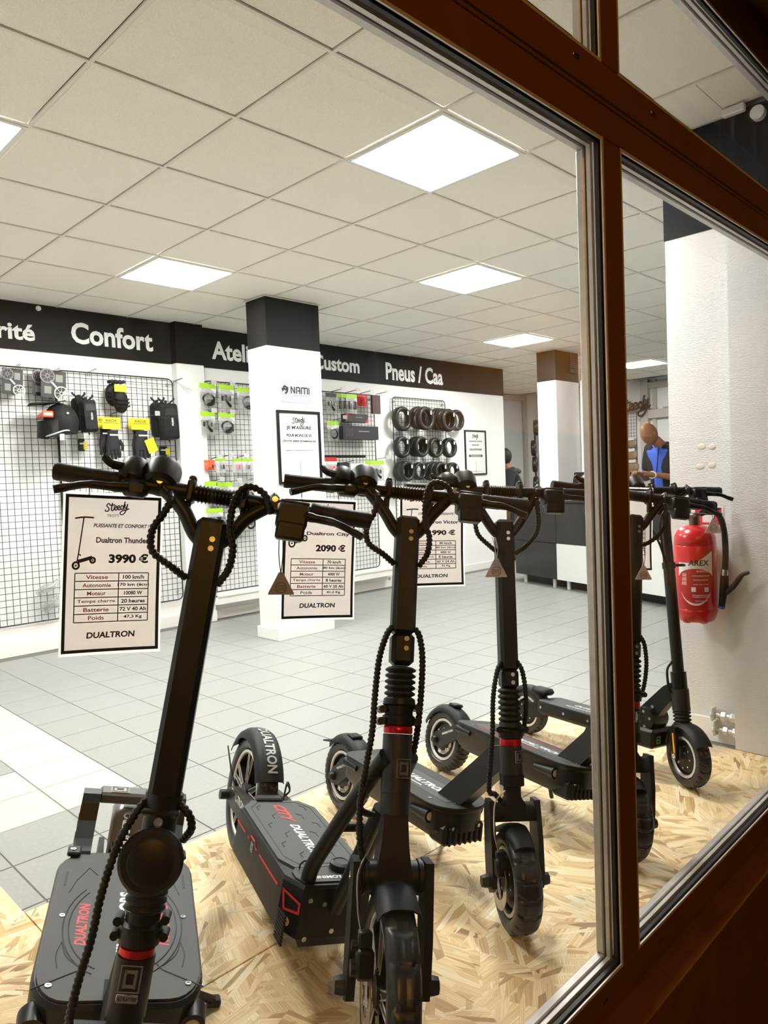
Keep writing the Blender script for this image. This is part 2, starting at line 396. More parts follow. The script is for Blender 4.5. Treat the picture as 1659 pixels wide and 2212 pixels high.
# ---- floor: grout bed plus single tiles
floor = struct(slab('floor', (XL, 0.90, -0.12), (XF, YF2, -0.003), grout))
TP = 0.296
def tile_mesh(m):
    me = MB().box((0, 0, -0.004), (TP-0.005, TP-0.005, 0.008), 0.0012).mesh('floor_tile', smooth=False); me.materials.append(m); return me
tm_g, tm_c = tile_mesh(tile_grey), tile_mesh(tile_cream)
cand = []
for i in range(-11, 36):
    for j in range(-8, 18):
        x0, y0 = 1.360+i*TP, 2.903+j*TP
        if x0 < XL or x0+TP > XF or y0 < 0.92 or y0+TP > YF2: continue
        if y0+TP > YB+0.05 and x0 < XE: continue
        c = Vector((x0+TP/2, y0+TP/2, 0)); q = c-CAMP; dp = q.dot(fwd)
        px_ = 829.5+FPX*q.dot(rgt)/dp if dp > 0.3 else -9e9; py_ = 1106-FPX*q.dot(upv)/dp if dp > 0.3 else 9e9
        covered = (y0+TP < 2.26 and x0 > -1.6) or (x0+TP < 0.69 and y0+TP < 3.1)
        seen = (-60 < px_ < 1720 and -60 < py_ < 2270 and not covered)
        cream = x0+TP < 1.37 and y0 > 2.85
        cand.append((0 if seen else 1, dp, c, cream))
cand.sort(key=lambda t: (t[0], t[1]))
for k, (hid, dp, c, cream) in enumerate(cand):
    if k >= 300 or hid: break
    o = link('floor_tile', tm_c if cream else tm_g, floor); o.location = c
rest = MB()
for (hid, dp, c, cream) in cand[k:]: rest.box(c+Vector((0, 0, -0.004)), (TP-0.005, TP-0.005, 0.008))
ro = rest.build('tile_field', tile_grey, floor, smooth=False); ro['kind'] = 'stuff'

# ---- OSB boards lying along the window
def osb(lo, hi, label):
    o = slab('osb_board', (lo[0], lo[1], 0.0005), (hi[0], hi[1], 0.02), osb_m, None, 0.0015)
    return tag(o, label, 'board', 'chipboard sheets on the shop floor')
osb((0.6905, 0.900), (3.257, 1.5735), 'chipboard sheet along the window under the scooter front wheels')
osb((0.6905, 1.5765), (3.300, 2.255), 'chipboard sheet behind the seam, under the scooter rear wheels')
osb((XL+.02, 0.900), (0.6875, 1.5735), 'chipboard sheet at the bottom left by the window')
osb((XL+.02, 1.5765), (0.6875, 3.06), 'chipboard sheet at the left edge reaching furthest onto the tiles')

# ---- ceiling: slab, single tiles, grid bars, light panels
ceiling = struct(slab('ceiling', (XL, 0.86, CEIL+0.035), (XF, YF2, CEIL+0.15), mat('slab_gap_shade', (.10, .095, .09), .9)))  # slab coloured dark so the gaps beside the grid bars read as shade
PX, PY, GX, GY = 0.5975, 0.600, 1.147, 2.511
ct = MB().box((0, 0, 0.008), (PX-0.022, PY-0.022, 0.014), 0.002).mesh('ceiling_tile', smooth=False); ct.materials.append(ceil_tile_m)
LIGHTS = {(-1, 1): 'square ceiling light panel cut by the left edge of the photo', (2, -1): 'largest square ceiling light panel, nearest the window',
          (2, 3): 'square ceiling light panel above the black banner at left', (5, 1): 'square ceiling light panel right of the near white column',
          (9, 3): 'square ceiling light panel in front of the far column', (14, 3): 'square ceiling light panel above the man behind the counter'}
i0, i1, j0, j1 = -5, 18, -3, 9
lf = MB()
for (dx, dy, sx, sy) in ((0, -0.286, 0.594, 0.022), (0, 0.286, 0.594, 0.022), (-0.286, 0, 0.022, 0.55), (0.286, 0, 0.022, 0.55)): lf.box((dx, dy, -0.003), (sx, sy, 0.012), 0.002)
lfm = lf.mesh('frame', smooth=False); lfm.materials.append(mat('white_lamp_frame', (0.8, 0.8, 0.78), 0.4))
ldm = MB().box((0, 0, 0.001), (0.549, 0.549, 0.006)).mesh('diffuser', smooth=False); ldm.materials.append(lightm)
for i in range(i0, i1):
    for j in range(j0, j1):
        c = Vector((GX+(i+.5)*PX, GY+(j+.5)*PY, CEIL))
        if c.x < XL+.1 or c.x > XF-.1 or c.y < 1.0 or c.y > YF2-.1: continue
        if c.y > YB and c.x < XE: continue
        if 3.2 < c.x < 3.7 and c.y < 1.30: continue
        if 3.45 < c.x < 4.0 and 4.69 < c.y < 4.95: continue
        if (i, j) in LIGHTS:
            t = thing('ceiling_light', LIGHTS[(i, j)], 'ceiling light', Matrix.Translation(c), 'square ceiling light panels')
            link('frame', lfm, t); link('diffuser', ldm, t); continue
        o = link('ceiling_tile', ct, ceiling); o.location = c
for (ya, yb) in ((.90, 1.136), (1.139, 1.304), (1.318, 1.424)): slab('ceiling_tile', (2.948, ya, CEIL+.001), (3.2565 if yb < 1.2 else 3.308, yb, CEIL+.015), ceil_tile_m, ceiling)
for i in range(i0, i1+1):
    x = GX+i*PX
    if XL < x < XF:
        slab('grid_bar', (x-.0075, 0.92, CEIL-.004), (x+.0075, YB if x < XE else YF2, CEIL+.004), ceil_bar_m, ceiling)
for j in range(j0, j1+1):
    y = GY+j*PY
    if 0.95 < y < YF2:
        slab('grid_bar', (XL if y < YB else XE, y-.0075, CEIL-.0046), (XF, y+.0075, CEIL+.0034), ceil_bar_m, ceiling)

# ---- walls
wall_back = struct(slab('wall_back', (XL, YB, 0), (XE, YB+.2, CEIL+.03), white_wall))
struct(slab('wall_left', (XL-.2, 0.86, 0), (XL, YB+.2, CEIL+.03), white_wall))
struct(slab('wall_return', (XE-.2, YB+.2, 0), (XE, YF2+.2, CEIL+.03), white_wall))
wall_far = struct(slab('wall_far', (XF, 0.95, 0), (XF+.2, YF2, CEIL+.03), white_wall))
wall_farback = struct(slab('wall_far_back', (XE, YF2, 0), (XF+.2, YF2+.2, CEIL+.03), white_wall))
struct(slab('wall_front', (3.75, 0.80, -.1), (XF+.2, 0.95, CEIL+.03), white_wall))
struct(slab('baseboard_back', (XL, YB-.012, 0), (3.34, YB, .10), white_gloss))
struct(slab('baseboard_back_right', (3.62, YB-.012, 0), (XE, YB, .09), white_gloss))
pil = struct(slab('pilaster', (3.34, 5.91, 0), (3.62, YB, 2.385), white_wall)); pil.name = 'trim_5'
slab('plinth', (3.33, 5.90, 0), (3.63, YB, .10), white_gloss, pil)
slab('black_band', (3.34, 5.905, 2.385), (3.62, YB, CEIL), black_band, pil)
bl = struct(slab('trim_6', (3.62, 5.86, .15), (6.0, YB, .24), white_gloss, None, .004))
slab('pipe_casing_cap', (3.62, 5.85, .225), (6.0, YB, .245), white_gloss, bl)
banner = struct(slab('trim_7', (XL, YB-.010, 2.385), (3.335, YB, CEIL), black_band))
banner2 = struct(slab('trim_8', (3.625, YB-.010, 2.385), (XE, YB, CEIL), black_band))
BY = YB-.011
def banner_word(s, xl, xr, yb, yt, parent):
    """word between two measured pixels on the back wall: left x, right x at the baseline / cap line"""
    a = on_y(xl, yb[0], BY); b_ = on_y(xr, yb[1], BY); t = on_y(xl, yt, BY)
    h = t.z-a.z; z0 = (a.z+b_.z)/2
    return lettering(s, b_.x-a.x, h, wall_frame(((a.x+b_.x)/2, BY, z0+h/2)), letter_white, parent, bold=0.030)
banner_word('Sécurité', -128, 76, (722, 733), 682, banner)
banner_word('Confort', 155, 331, (745, 757), 698, banner)
banner_word('Atelier', 458, 576, (777, 787), 737, banner2)
banner_word('Custom', 677, 777, (797, 807), 764, banner2)
banner_word('Pneus / Caa', 834, 957, (824, 829), 786, banner2)
# pale round fixing on the banner's top edge
p = on_y(82, 661, BY); MB().cyl((p.x, BY-.012, p.z-.02), (p.x, BY, p.z-.02), .02, n=14).build('round_fixing', letter_white, banner)

def column(x0, x1, y0, y1, zb, name, grille=False):
    c = struct(slab(name, (x0, y0, 0), (x1, y1, zb), white_wall))
    slab('plinth', (x0-.02, y0-.02, 0), (x1+.02, y1+.02, .095), white_gloss, c, .003)
    slab('black_band', (x0, y0, zb), (x1, y1, CEIL-.006), black_band, c)
    slab('ceiling_angle', (x0-.014, y0-.014, CEIL-.010), (x1+.014, y1+.014, CEIL-.0055), ceil_bar_m, c)
    if grille:
        for k in range(9):
            z = 2.50+k*.027; slab('grille_slat', (x1-.21, y0-.014, z), (x1-.02, y0, z+.016), gasket, c)
    return c
col1 = column(3.45, 4.0, 4.69, 4.95, 2.362, 'column')
col2 = column(7.66, 8.19, 4.66, 4.92, 2.385, 'column', True)
# side pier with the extinguisher, textured wallpaper
pier = struct(slab('wall_right', (3.312, 0.90, 0), (3.75, 1.426, CEIL+.03), wallpaper))
slab('black_band', (3.308, 1.139, 2.300), (3.312, 1.426, CEIL-.006), black_band, pier)
slab('black_band', (3.308, 1.426, 2.300), (3.75, 1.430, CEIL-.006), black_band, pier)
cas = struct(slab('trim_9', (3.258, 0.895, 0.021), (3.3115, 1.138, CEIL-.02), wallpaper))
slab('black_band', (3.255, 0.893, 2.293), (3.258, 1.138, CEIL-.02), black_band, cas)
struct(slab('baseboard_right', (3.299, 1.14, 0.02), (3.312, 1.426, .125), white_gloss))
slab('cable_duct', (3.224, 1.05, 2.72), (3.255, 1.138, 2.752), white_gloss, pier, .004)
MB().cyl((3.255, 1.00, 2.69), (3.225, 1.00, 2.69), .028, n=20).build('round_sensor', white_gloss, pier)

# ---- shop front seen from the street
YO, YI = 0.825, 0.846
def bframe(name, x0, x1, z0, z1, y0=YO, y1=YI, m=brown_frame):
    return struct(slab(name, (x0, y0, z0), (x1, y1, z1), m, None, .0025))
MX0, MX1, TZ0, TZ1, BZ0, BZ1, HZ = 1.590, 1.676, 2.030, 2.203, -.028, .052, 2.622
WX0, WX1 = -1.5, 3.24
rail = bframe('trim_1', WX0-.1, 3.75, BZ0, BZ1)
for xk in (1.50, 1.80): MB().box((xk, YO-.0006, .012), (.022, .002, .006), .001).build('drain_slot', gasket, rail)
mull = bframe('trim_2', MX0, MX1, BZ1, TZ0)
trans = bframe('trim_3', WX0-.1, 3.75, TZ0, TZ1)
for (zz, hh) in ((2.118, .005), (2.105, .003)): slab('groove', (WX0-.1, YO-.0008, zz), (3.75, YO+.003, zz+hh), mat('dark_brown_groove', (.03, .012, .006), .6), trans)
for xk in (1.475, 1.86): MB().box((xk, YO-.001, 2.172), (.024, .003, .010), .001).build('drain_slot', steel, trans)
bframe('trim_4', MX0, MX1, TZ1, HZ)
head = bframe('trim_10', WX0-.1, 3.75, HZ, 2.74)
jl = bframe('trim_11', WX0-.1, WX0, BZ1, HZ); jr = bframe('trim_12', WX1, 3.75, BZ1, HZ)
struct(slab('wall_front_lintel', (XL-.2, .50, 2.742), (XF+.2, .88, 3.4), brown_panel))
struct(slab('wall_front_below', (XL-.2, .788, -1.1), (3.75, .90, -.064), brown_panel))
sill = MB()
prof = [(YI, -.028), (YO, -.029), (.788, -.046), (.774, -.052), (.766, -.061), (.767, -.072), (.775, -.079), (.79, -.081), (YI, -.081)]
for (xa, xb) in ((-1.6, 1.755), (1.757, 3.75)):
    sill.loft([[(x, q[0], q[1]) for q in prof] for x in (xa, xb)])
struct(sill.build('trim_13', mat('brown_sill_gloss', (.16, .06, .015), .28, 0, .6, noise=(6, .15))))
def ring(x0, x1, z0, z1, wd, ya, yb, b=0.0):
    m_ = MB(); yc = (ya+yb)/2; dy = yb-ya
    m_.box(((x0+x1)/2, yc, z0+wd/2), (x1-x0, dy, wd), b); m_.box(((x0+x1)/2, yc, z1-wd/2), (x1-x0, dy, wd), b)
    m_.box((x0+wd/2, yc, (z0+z1)/2), (wd, dy, z1-z0-2*wd), b); m_.box((x1-wd/2, yc, (z0+z1)/2), (wd, dy, z1-z0-2*wd), b); return m_
lip_m = mat('edge_highlight', (0.62, 0.58, 0.53), 0.4, 0.3)  # pale lip colour stands in for the bright highlight along the frame edge
def window(n, x0, x1, z0, z1):
    wdw = D.objects.new('window_%d' % n, None); COL.objects.link(wdw); wdw['kind'] = 'structure'; wdw.location = ((x0+x1)/2, .85, z0)
    def pt(mb, nm, m_):
        mb.v = [v-Vector(wdw.location) for v in mb.v]; return mb.build(nm, m_, wdw, smooth=False)
    pt(ring(x0-.002, x1+.002, z0-.002, z1+.002, .0075, YO+.0006, YO+.0045), 'frame_edge', lip_m)
    pt(ring(x0-.001, x1+.001, z0-.001, z1+.001, .008, YO+.010, .8465, .001), 'outer_gasket', gasket)
    pt(MB().box(((x0+x1)/2, .850, (z0+z1)/2), (x1-x0+.016, .006, z1-z0+.016)), 'pane', glass_m)
    pt(ring(x0-.004, x1+.004, z0-.004, z1+.004, .012, .855, .865), 'spacer_bar', alu)
    pt(ring(x0-.004, x1+.004, z0-.004, z1+.004, .010, .866, .870), 'inner_gasket', gasket)
    pt(ring(x0-.03, x1+.03, z0-.03, z1+.03, .040, .8705, .892, .003), 'inner_frame', alu)
    return wdw
window(1, WX0, MX0, BZ1, TZ0); window(2, MX1, WX1, BZ1, TZ0); window(3, WX0, MX0, TZ1, HZ); window(4, MX1, WX1, TZ1, HZ)

# ---- the street behind the photographer, seen only as a reflection in the glass
struct(slab('street_ground', (-14, -14, -1.3), (40, .78, -1.1), asphalt))
fac = struct(slab('wall_opposite', (-14, -9.6, -1.1), (40, -9.2, 9.5), facade_m))
slab('facade_base', (-14, -9.2, -1.1), (40, -9.12, 2.4), mat('facade_base_paint', (.16, .15, .145), .7), fac)
# ================================================================== electric scooters
# scooter frame: x = the rider's left, y = backwards, z = up, origin where the front tyre touches the board
# steering frame: x = left, y = backwards square to the column, z = distance along the steering column from the axle
def resample(P, step):
    out = [P[0].copy()]; acc = 0.0
    for a, b in zip(P[:-1], P[1:]):
        d = (b-a).length
        while d > 1e-9 and acc+d >= step:
            t = (step-acc)/d; a = a.lerp(b, t); out.append(a.copy()); d = (b-a).length; acc = 0.0
        acc += d
    return out
def hose(name, pts, M, parent, r=0.0078, ribbed=True, m=None):
    P = catmull(pts, 12); mb = MB()
    if ribbed:
        P = resample(P, 0.0032); mb.tube(P, [r if i % 3 else r*0.72 for i in range(len(P))], 9, M=M)
        return mb.build(name, m or black, parent, angle=1.2)
    return mb.tube(P, r, 8, M=M).build(name, m or black, parent)
def tyre_mesh(c, r, tw, rin, M, K=26, kind='chevron', n=240):
    mb = MB(); vs_ = []; k = 26; rc = (r+rin)/2; hh = (r-rin)/2
    for i in range(n):
        th = 2*PI*i/n
        for j in range(k):
            a = -PI+2*PI*j/k
            sx = math.copysign(abs(math.sin(a))**0.75, math.sin(a)); cz = math.copysign(abs(math.cos(a))**0.75, math.cos(a))
            x = tw/2*sx; rad = rc+hh*cz; u = abs(x)/(tw/2)
            if math.cos(a) > 0.05:
                if kind == 'chevron':
                    ph = (th*K/(2*PI)+0.55*u) % 1.0
                    if (ph < 0.20 and 0.22 < u < 0.93) or u < 0.05: rad -= 0.0035
                elif kind == 'block':
                    ph = (th*K/(2*PI)+(0.5 if u > 0.6 else 0.0)) % 1.0
                    if ph < 0.35 or 0.5 < u < 0.62: rad -= 0.004
            vs_.append(Vector(c)+Vector((x, rad*math.cos(th), rad*math.sin(th))))
    fs = [[i*k+j, i*k+(j+1) % k, ((i+1) % n)*k+(j+1) % k, ((i+1) % n)*k+j] for i in range(n) for j in range(k)]
    return mb.add(vs_, fs, M)
def wheel(name, root, c, r, tw, M, style, K=26, kind='chevron', disc=0):
    rin = r*0.72 if style == 'spoke' else r*0.66
    t = tyre_mesh(c, r, tw, rin, M, K, kind).build(name, tyre_m, root, angle=0.5)
    c = Vector(c); X = (1, 0, 0); hw = tw*0.34
    lip = MB()
    for s in (-1, 1): lip.lathe([(rin+.001, s*hw), (rin+.002, s*(hw+.004)), (rin-.007, s*(hw+.005)), (rin-.009, s*hw)], c, X, 48, M, closed=True)
    lip.build('rim_lip', silver, t)
    MB().lathe([(rin+.002, -hw), (rin+.002, hw), (rin-.012, hw*.9), (rin-.012, -hw*.9)], c, X, 48, M, closed=True).build('rim', black, t)
    if style == 'spoke':
        MB().lathe([(.0, -tw*.42), (.03, -tw*.42), (.046, -tw*.2), (.046, tw*.2), (.03, tw*.42), (.0, tw*.42)], c, X, 28, M).build('hub', black, t)
        for q in range(5):
            a0 = 2*PI*q/5+.3
            sp = MB(); ed = MB()
            for da in (-.17, .17):
                p0 = Vector((0, math.cos(a0+da*.5)*.042, math.sin(a0+da*.5)*.042)); p1 = Vector((0, math.cos(a0+da)*(rin-.008), math.sin(a0+da)*(rin-.008)))
                d = (p1-p0).normalized(); nn = Vector((1, 0, 0)).cross(d)
                Mx = frame(c+p0, d, nn)
                L_ = (p1-p0).length
                sp.prism([(0, -.010), (L_, -.006), (L_, .006), (0, .010)], M @ Mx, .044, -.022)
                for s in (-1, 1):
                    for e in (-1, 1): ed.cyl(c+p0+nn*e*.009+Vector((s*.0225, 0, 0)), c+p1+nn*e*.0055+Vector((s*.0225, 0, 0)), .0018, n=5, M=M)
            so = sp.build('spoke', black, t, smooth=False); ed.build('spoke_edge', silver, t)
    else:
        MB().lathe([(.0, -tw*.44), (.018, -tw*.44), (.022, -tw*.36), (rin*.62, -tw*.36), (rin*.80, -tw*.22), (rin*.80, tw*.22), (rin*.62, tw*.36), (.022, tw*.36), (.018, tw*.44), (.0, tw*.44)], c, X, 36, M).build('motor_hub', black, t)
        bt = MB()
        for s in (-1, 1):
            for q in range(8):
                a = q*PI/4; bt.cyl(c+Vector((s*tw*.355, math.cos(a)*rin*.55, math.sin(a)*rin*.55)), c+Vector((s*(tw*.36+.004), math.cos(a)*rin*.55, math.sin(a)*rin*.55)), .0035, n=8, M=M)
        bt.build('hub_bolts', steel, t)['kind'] = 'stuff'
    if disc:
        dm = MB(); x = disc*(tw/2+.012)
        dm.lathe([(.045, x-.001), (.07, x-.001), (.07, x+.001), (.045, x+.001)], c, X, 40, M, closed=True)
        for q in range(6):
            a = q*PI/3; dm.box(c+Vector((x, math.cos(a)*.035, math.sin(a)*.035)), (.002, .012, .012), M=M)
        dm.build('brake_disc', steel, t)
    return t
def rounded_poly(hw, y0, y1, cf, cr, bow=0.0, n=6):
    """deck outline: half width, front and rear y, corner radii"""
    P = []
    def arc(cx, cy, r, a0, a1):
        for i in range(n+1):
            a = a0+(a1-a0)*i/n; P.append((cx+r*math.cos(a), cy+r*math.sin(a)))
    arc(hw-cr, y1-cr, cr, 0, PI/2); arc(-hw+cr, y1-cr, cr, PI/2, PI)
    arc(-hw+cf, y0+cf*(1+bow), cf, PI, 1.5*PI) if not bow else [P.append((-hw+cf-cf*math.cos(a), y0+cf*(1+bow)-cf*(1+bow)*math.sin(a))) for a in [i*PI/2/n for i in range(n+1)]]
    arc(hw-cf, y0+cf, cf, 1.5*PI, 2*PI) if not bow else [P.append((hw-cf+cf*math.cos(a), y0+cf*(1+bow)-cf*(1+bow)*math.sin(a))) for a in [PI/2-i*PI/2/n for i in range(n+1)]]
    return P
def fender_band(mb, c, rad, wd, a0, a1, M, th=.004, n=14, crown=.010, flare=0.0):
    """curved mudguard around x axis at centre c between angles measured from +y (back) towards +z"""
    secs = []; prof = [(-1, 0), (-.82, .65), (-.45, .95), (0, 1), (.45, .95), (.82, .65), (1, 0)]
    for i in range(n+1):
        a = a0+(a1-a0)*i/n; f = 1+flare*(i/n)
        ring_ = []
        for (u, h) in prof: R_ = rad+crown*(h-1)*1.6+th; ring_.append(Vector(c)+Vector((u*wd/2*f, R_*math.cos(a), R_*math.sin(a))))
        for (u, h) in reversed(prof): R_ = rad+crown*(h-1)*1.6; ring_.append(Vector(c)+Vector((u*wd/2*f*.97, R_*math.cos(a), R_*math.sin(a))))
        secs.append(ring_)
    return mb.loft(secs, M)
def bellows(s0, s1, r, k, M):
    mb = MB(); prof = []
    for i in range(k):
        a = s0+(s1-s0)*i/k; b = s0+(s1-s0)*(i+1)/k; d = (b-a)
        prof += [(r*.78, a), (r, a+d*.3), (r, a+d*.6), (r*.78, a+d*.95)]
    return mb.lathe(prof, (0, 0, 0), (0, 0, 1), 24, M)
def badge(M, w_, parent):
    """square silver emblem: frame, inner block, dark centre; M: x right, y up, z out"""
    h = w_*1.2; mb = MB()
    for (cx, cy, a, b) in ((0, h/2, w_, .0022), (0, -h/2, w_, .0022), (-w_/2, 0, .0022, h), (w_/2, 0, .0022, h)): mb.box((cx, cy, .0008), (a+.0022 if a > b else a, b if a > b else b, .0016), M=M)
    k = .34; t = .2
    for (cx, cy, a, b) in ((0, h*k*.8, w_*.62, h*t*.7), (0, -h*k*.8, w_*.62, h*t*.7), (-w_*k*.75, 0, w_*t*.7, h*.72), (w_*k*.75, 0, w_*t*.7, h*.72)): mb.box((cx, cy, .001), (a, b, .002), M=M)
    return mb.build('emblem', steel, parent, smooth=False)
def handlebar(root, Ms, Lb, hw, stop, tall=True, spring=True):
    """everything on top of the column; returns the bar part"""
    bar = MB(); r = .0155
    bar.cyl((-hw+.004, 0, Lb), (hw-.004, 0, Lb), r*.72, n=16, M=Ms); bar.cyl((-.17, 0, Lb), (.17, 0, Lb), r, n=18, M=Ms)
    b = bar.build('handlebar', black, root)
    arms = MB()
    for s in (-1, 1):
        arms.tube(catmull([(s*.018, 0, stop-.045), (s*.035, -.002, stop-.028), (s*.062, -.004, stop+.012), (s*.108, -.002, Lb+.002)], 6), .0145, 12, M=Ms)
        arms.box((s*.110, -.002, Lb+.008), (.022, .034, .034), .009, M=Ms)
    arms.build('riser_arm', black, b)
    for s in (-1, 1): MB().cyl((s*.112, -.018, Lb+.010), (s*.112, -.021, Lb+.010), .006, n=12, M=Ms).build('hinge_screw', steel, b)
    for s in (-1, 1):
        cl = MB(); cl.box((s*.052, 0, Lb+.002), (.016, .044, .046), .005, M=Ms); cl.box((s*.052, -.004, Lb+.026), (.014, .026, .012), .003, M=Ms); cl.box((s*.055, 0, Lb-.036), (.014, .018, .034), .003, M=Ms); cl.build('bar_clamp', black, b)
    if spring:
        sp = MB()
        for i in range(11): sp.lathe([(r*1.0, -.002), (r*1.22, 0), (r*1.0, .002)], (-.036+i*.0072, 0, Lb), (1, 0, 0), 16, Ms)
        sp.build('coil_sleeve', black, b)
    for s in (-1, 1):
        g = MB(); x0, x1 = s*.186, s*hw
        prof = [(.0, 0), (.0165, 0), (.0185, .003), (.0175, .02)]
        L_ = abs(x1-x0)
        for i in range(4): prof += [(.0170, .022+i*.006), (.0178, .025+i*.006)]
        prof += [(.0168, .055), (.0170, L_-.045)]
        for i in range(5): prof += [(.0166, L_-.040+i*.006), (.0174, L_-.037+i*.006)]
        prof += [(.0178, L_-.006), (.0165, L_), (.0, L_)]
        g.lathe(prof, (x0, 0, Lb), (s, 0, 0), 20, Ms); g.build('grip', rubber, b)
        lv = MB(); y = -.034
        lv.box((s*.155, -.018, Lb-.014), (.05, .030, .030), .008, M=Ms)
        lv.tube(catmull([(s*.165, y, Lb-.016), (s*.195, y-.006, Lb-.020), (s*.235, y-.012, Lb-.024), (s*.275, y-.008, Lb-.036), (s*.292, y-.012, Lb-.043)], 6), [.010]*6+[.0085]*6+[.0075]*6+[.0085]*6+[.0085], 10, M=Ms)
        lv.build('brake_lever', black, b)
    # rider's right: trigger throttle and round display
    d = MB(); ax = Vector((0, .55, .83))
    d.lathe([(0, -.030), (.024, -.030), (.028, -.024), (.028, .014), (.025, .020), (0, .020)], (-.168, .012, Lb+.026), ax, 24, Ms)
    d.lathe([(0, -.034), (.026, -.034), (.034, -.026), (.036, .012), (.033, .022), (0, .022)], (-.114, .012, Lb+.028), ax, 26, Ms)
    d.box((-.14, .004, Lb+.010), (.09, .03, .03), .008, M=Ms)
    d.tube(catmull([(-.185, .0, Lb+.030), (-.208, -.012, Lb+.030), (-.224, -.014, Lb+.042)], 5), [.009]*5+[.008]*5+[.006], 8, M=Ms)
    d.build('throttle_display', black, b)
    # rider's left: switch box with reservoir
    k = MB(); k.box((.150, -.020, Lb-.020), (.062, .05, .048), .006, M=Ms); k.box((.150, -.034, Lb-.052), (.056, .030, .036), .005, M=Ms); k.box((.118, -.006, Lb-.002), (.04, .030, .03), .006, M=Ms)
    k.build('switch_box', black, b)
    MB().box((.152, -.030, Lb+.007), (.058, .016, .006), .002, M=Ms).build('reservoir_lid', gunmetal, b)
    return b
def pose(X, Y, h, lean, z=.022):
    return Matrix.Translation((X, Y, z)) @ Matrix.Rotation(-h, 4, 'Z') @ Matrix.Rotation(lean, 4, 'Y')
def steer_frames(rake, e, r, st):
    ax = Vector((0, math.sin(rake), math.cos(rake))); P0 = Vector((0, e, r)); S = Matrix.Rotation(-st, 4, ax)
    B = Matrix(((1, 0, 0, 0), (0, math.cos(rake), math.sin(rake), 0), (0, -math.sin(rake), math.cos(rake), 0), (0, 0, 0, 1)))
    return Matrix.Translation(P0) @ S @ B, Matrix.Translation(P0) @ S @ Matrix.Translation(-P0)
def screws(pts, M, parent, r=.0055, ax=(0, -1, 0), m=None, name='screw'):
    ax = Vector(ax)
    for p in pts:
        p = Vector(p); o = MB(); o.lathe([(0, .0), (r, 0), (r, .0022), (r*.6, .0022), (r*.5, .0008), (0, .0008)], p, ax, 14, M); o.build(name, m or steel, parent)
FZ = Matrix(((1, 0, 0, 0), (0, 0, -1, 0), (0, 1, 0, 0), (0, 0, 0, 1)))   # xy plane of a print -> front face (x, z), out = -y
def front_print(M, x, y, z): return M @ Matrix.Translation((x, y, z)) @ FZ
def deck_print(M, x, y, z, rot): return M @ Matrix.Translation((x, y, z)) @ Matrix.Rotation(rot, 4, 'Z')
def upper_column(root, Ms, s0, stop, w_=.054, d=.050):
    st = MB().box((0, 0, (s0+stop)/2), (w_, d, stop-s0), .009, M=Ms).build('stem', black, root, smooth=False)
    screws([(.006, -d/2, stop-.042), (.006, -d/2, stop-.060)], Ms, st)
    return st
def top_hoses(root, Ms, Lb, stop, flip=False):
    hose('cable_hose', [(-.088, -.016, Lb-.010), (-.082, -.040, Lb-.030), (-.090, -.045, stop-.010), (-.105, -.040, stop-.045), (-.098, -.034, stop-.082), (-.060, -.028, stop-.105), (-.030, -.012, stop-.122)], Ms, root)
    hose('cable_hose', [(.110, -.028, Lb-.022), (.090, -.042, Lb+.012), (.055, -.046, Lb+.020), (.036, -.046, Lb-.010), (.036, -.042, stop-.020), (.048, -.040, stop-.055), (.046, -.034, stop-.095), (.030, -.014, stop-.125)], Ms, root)

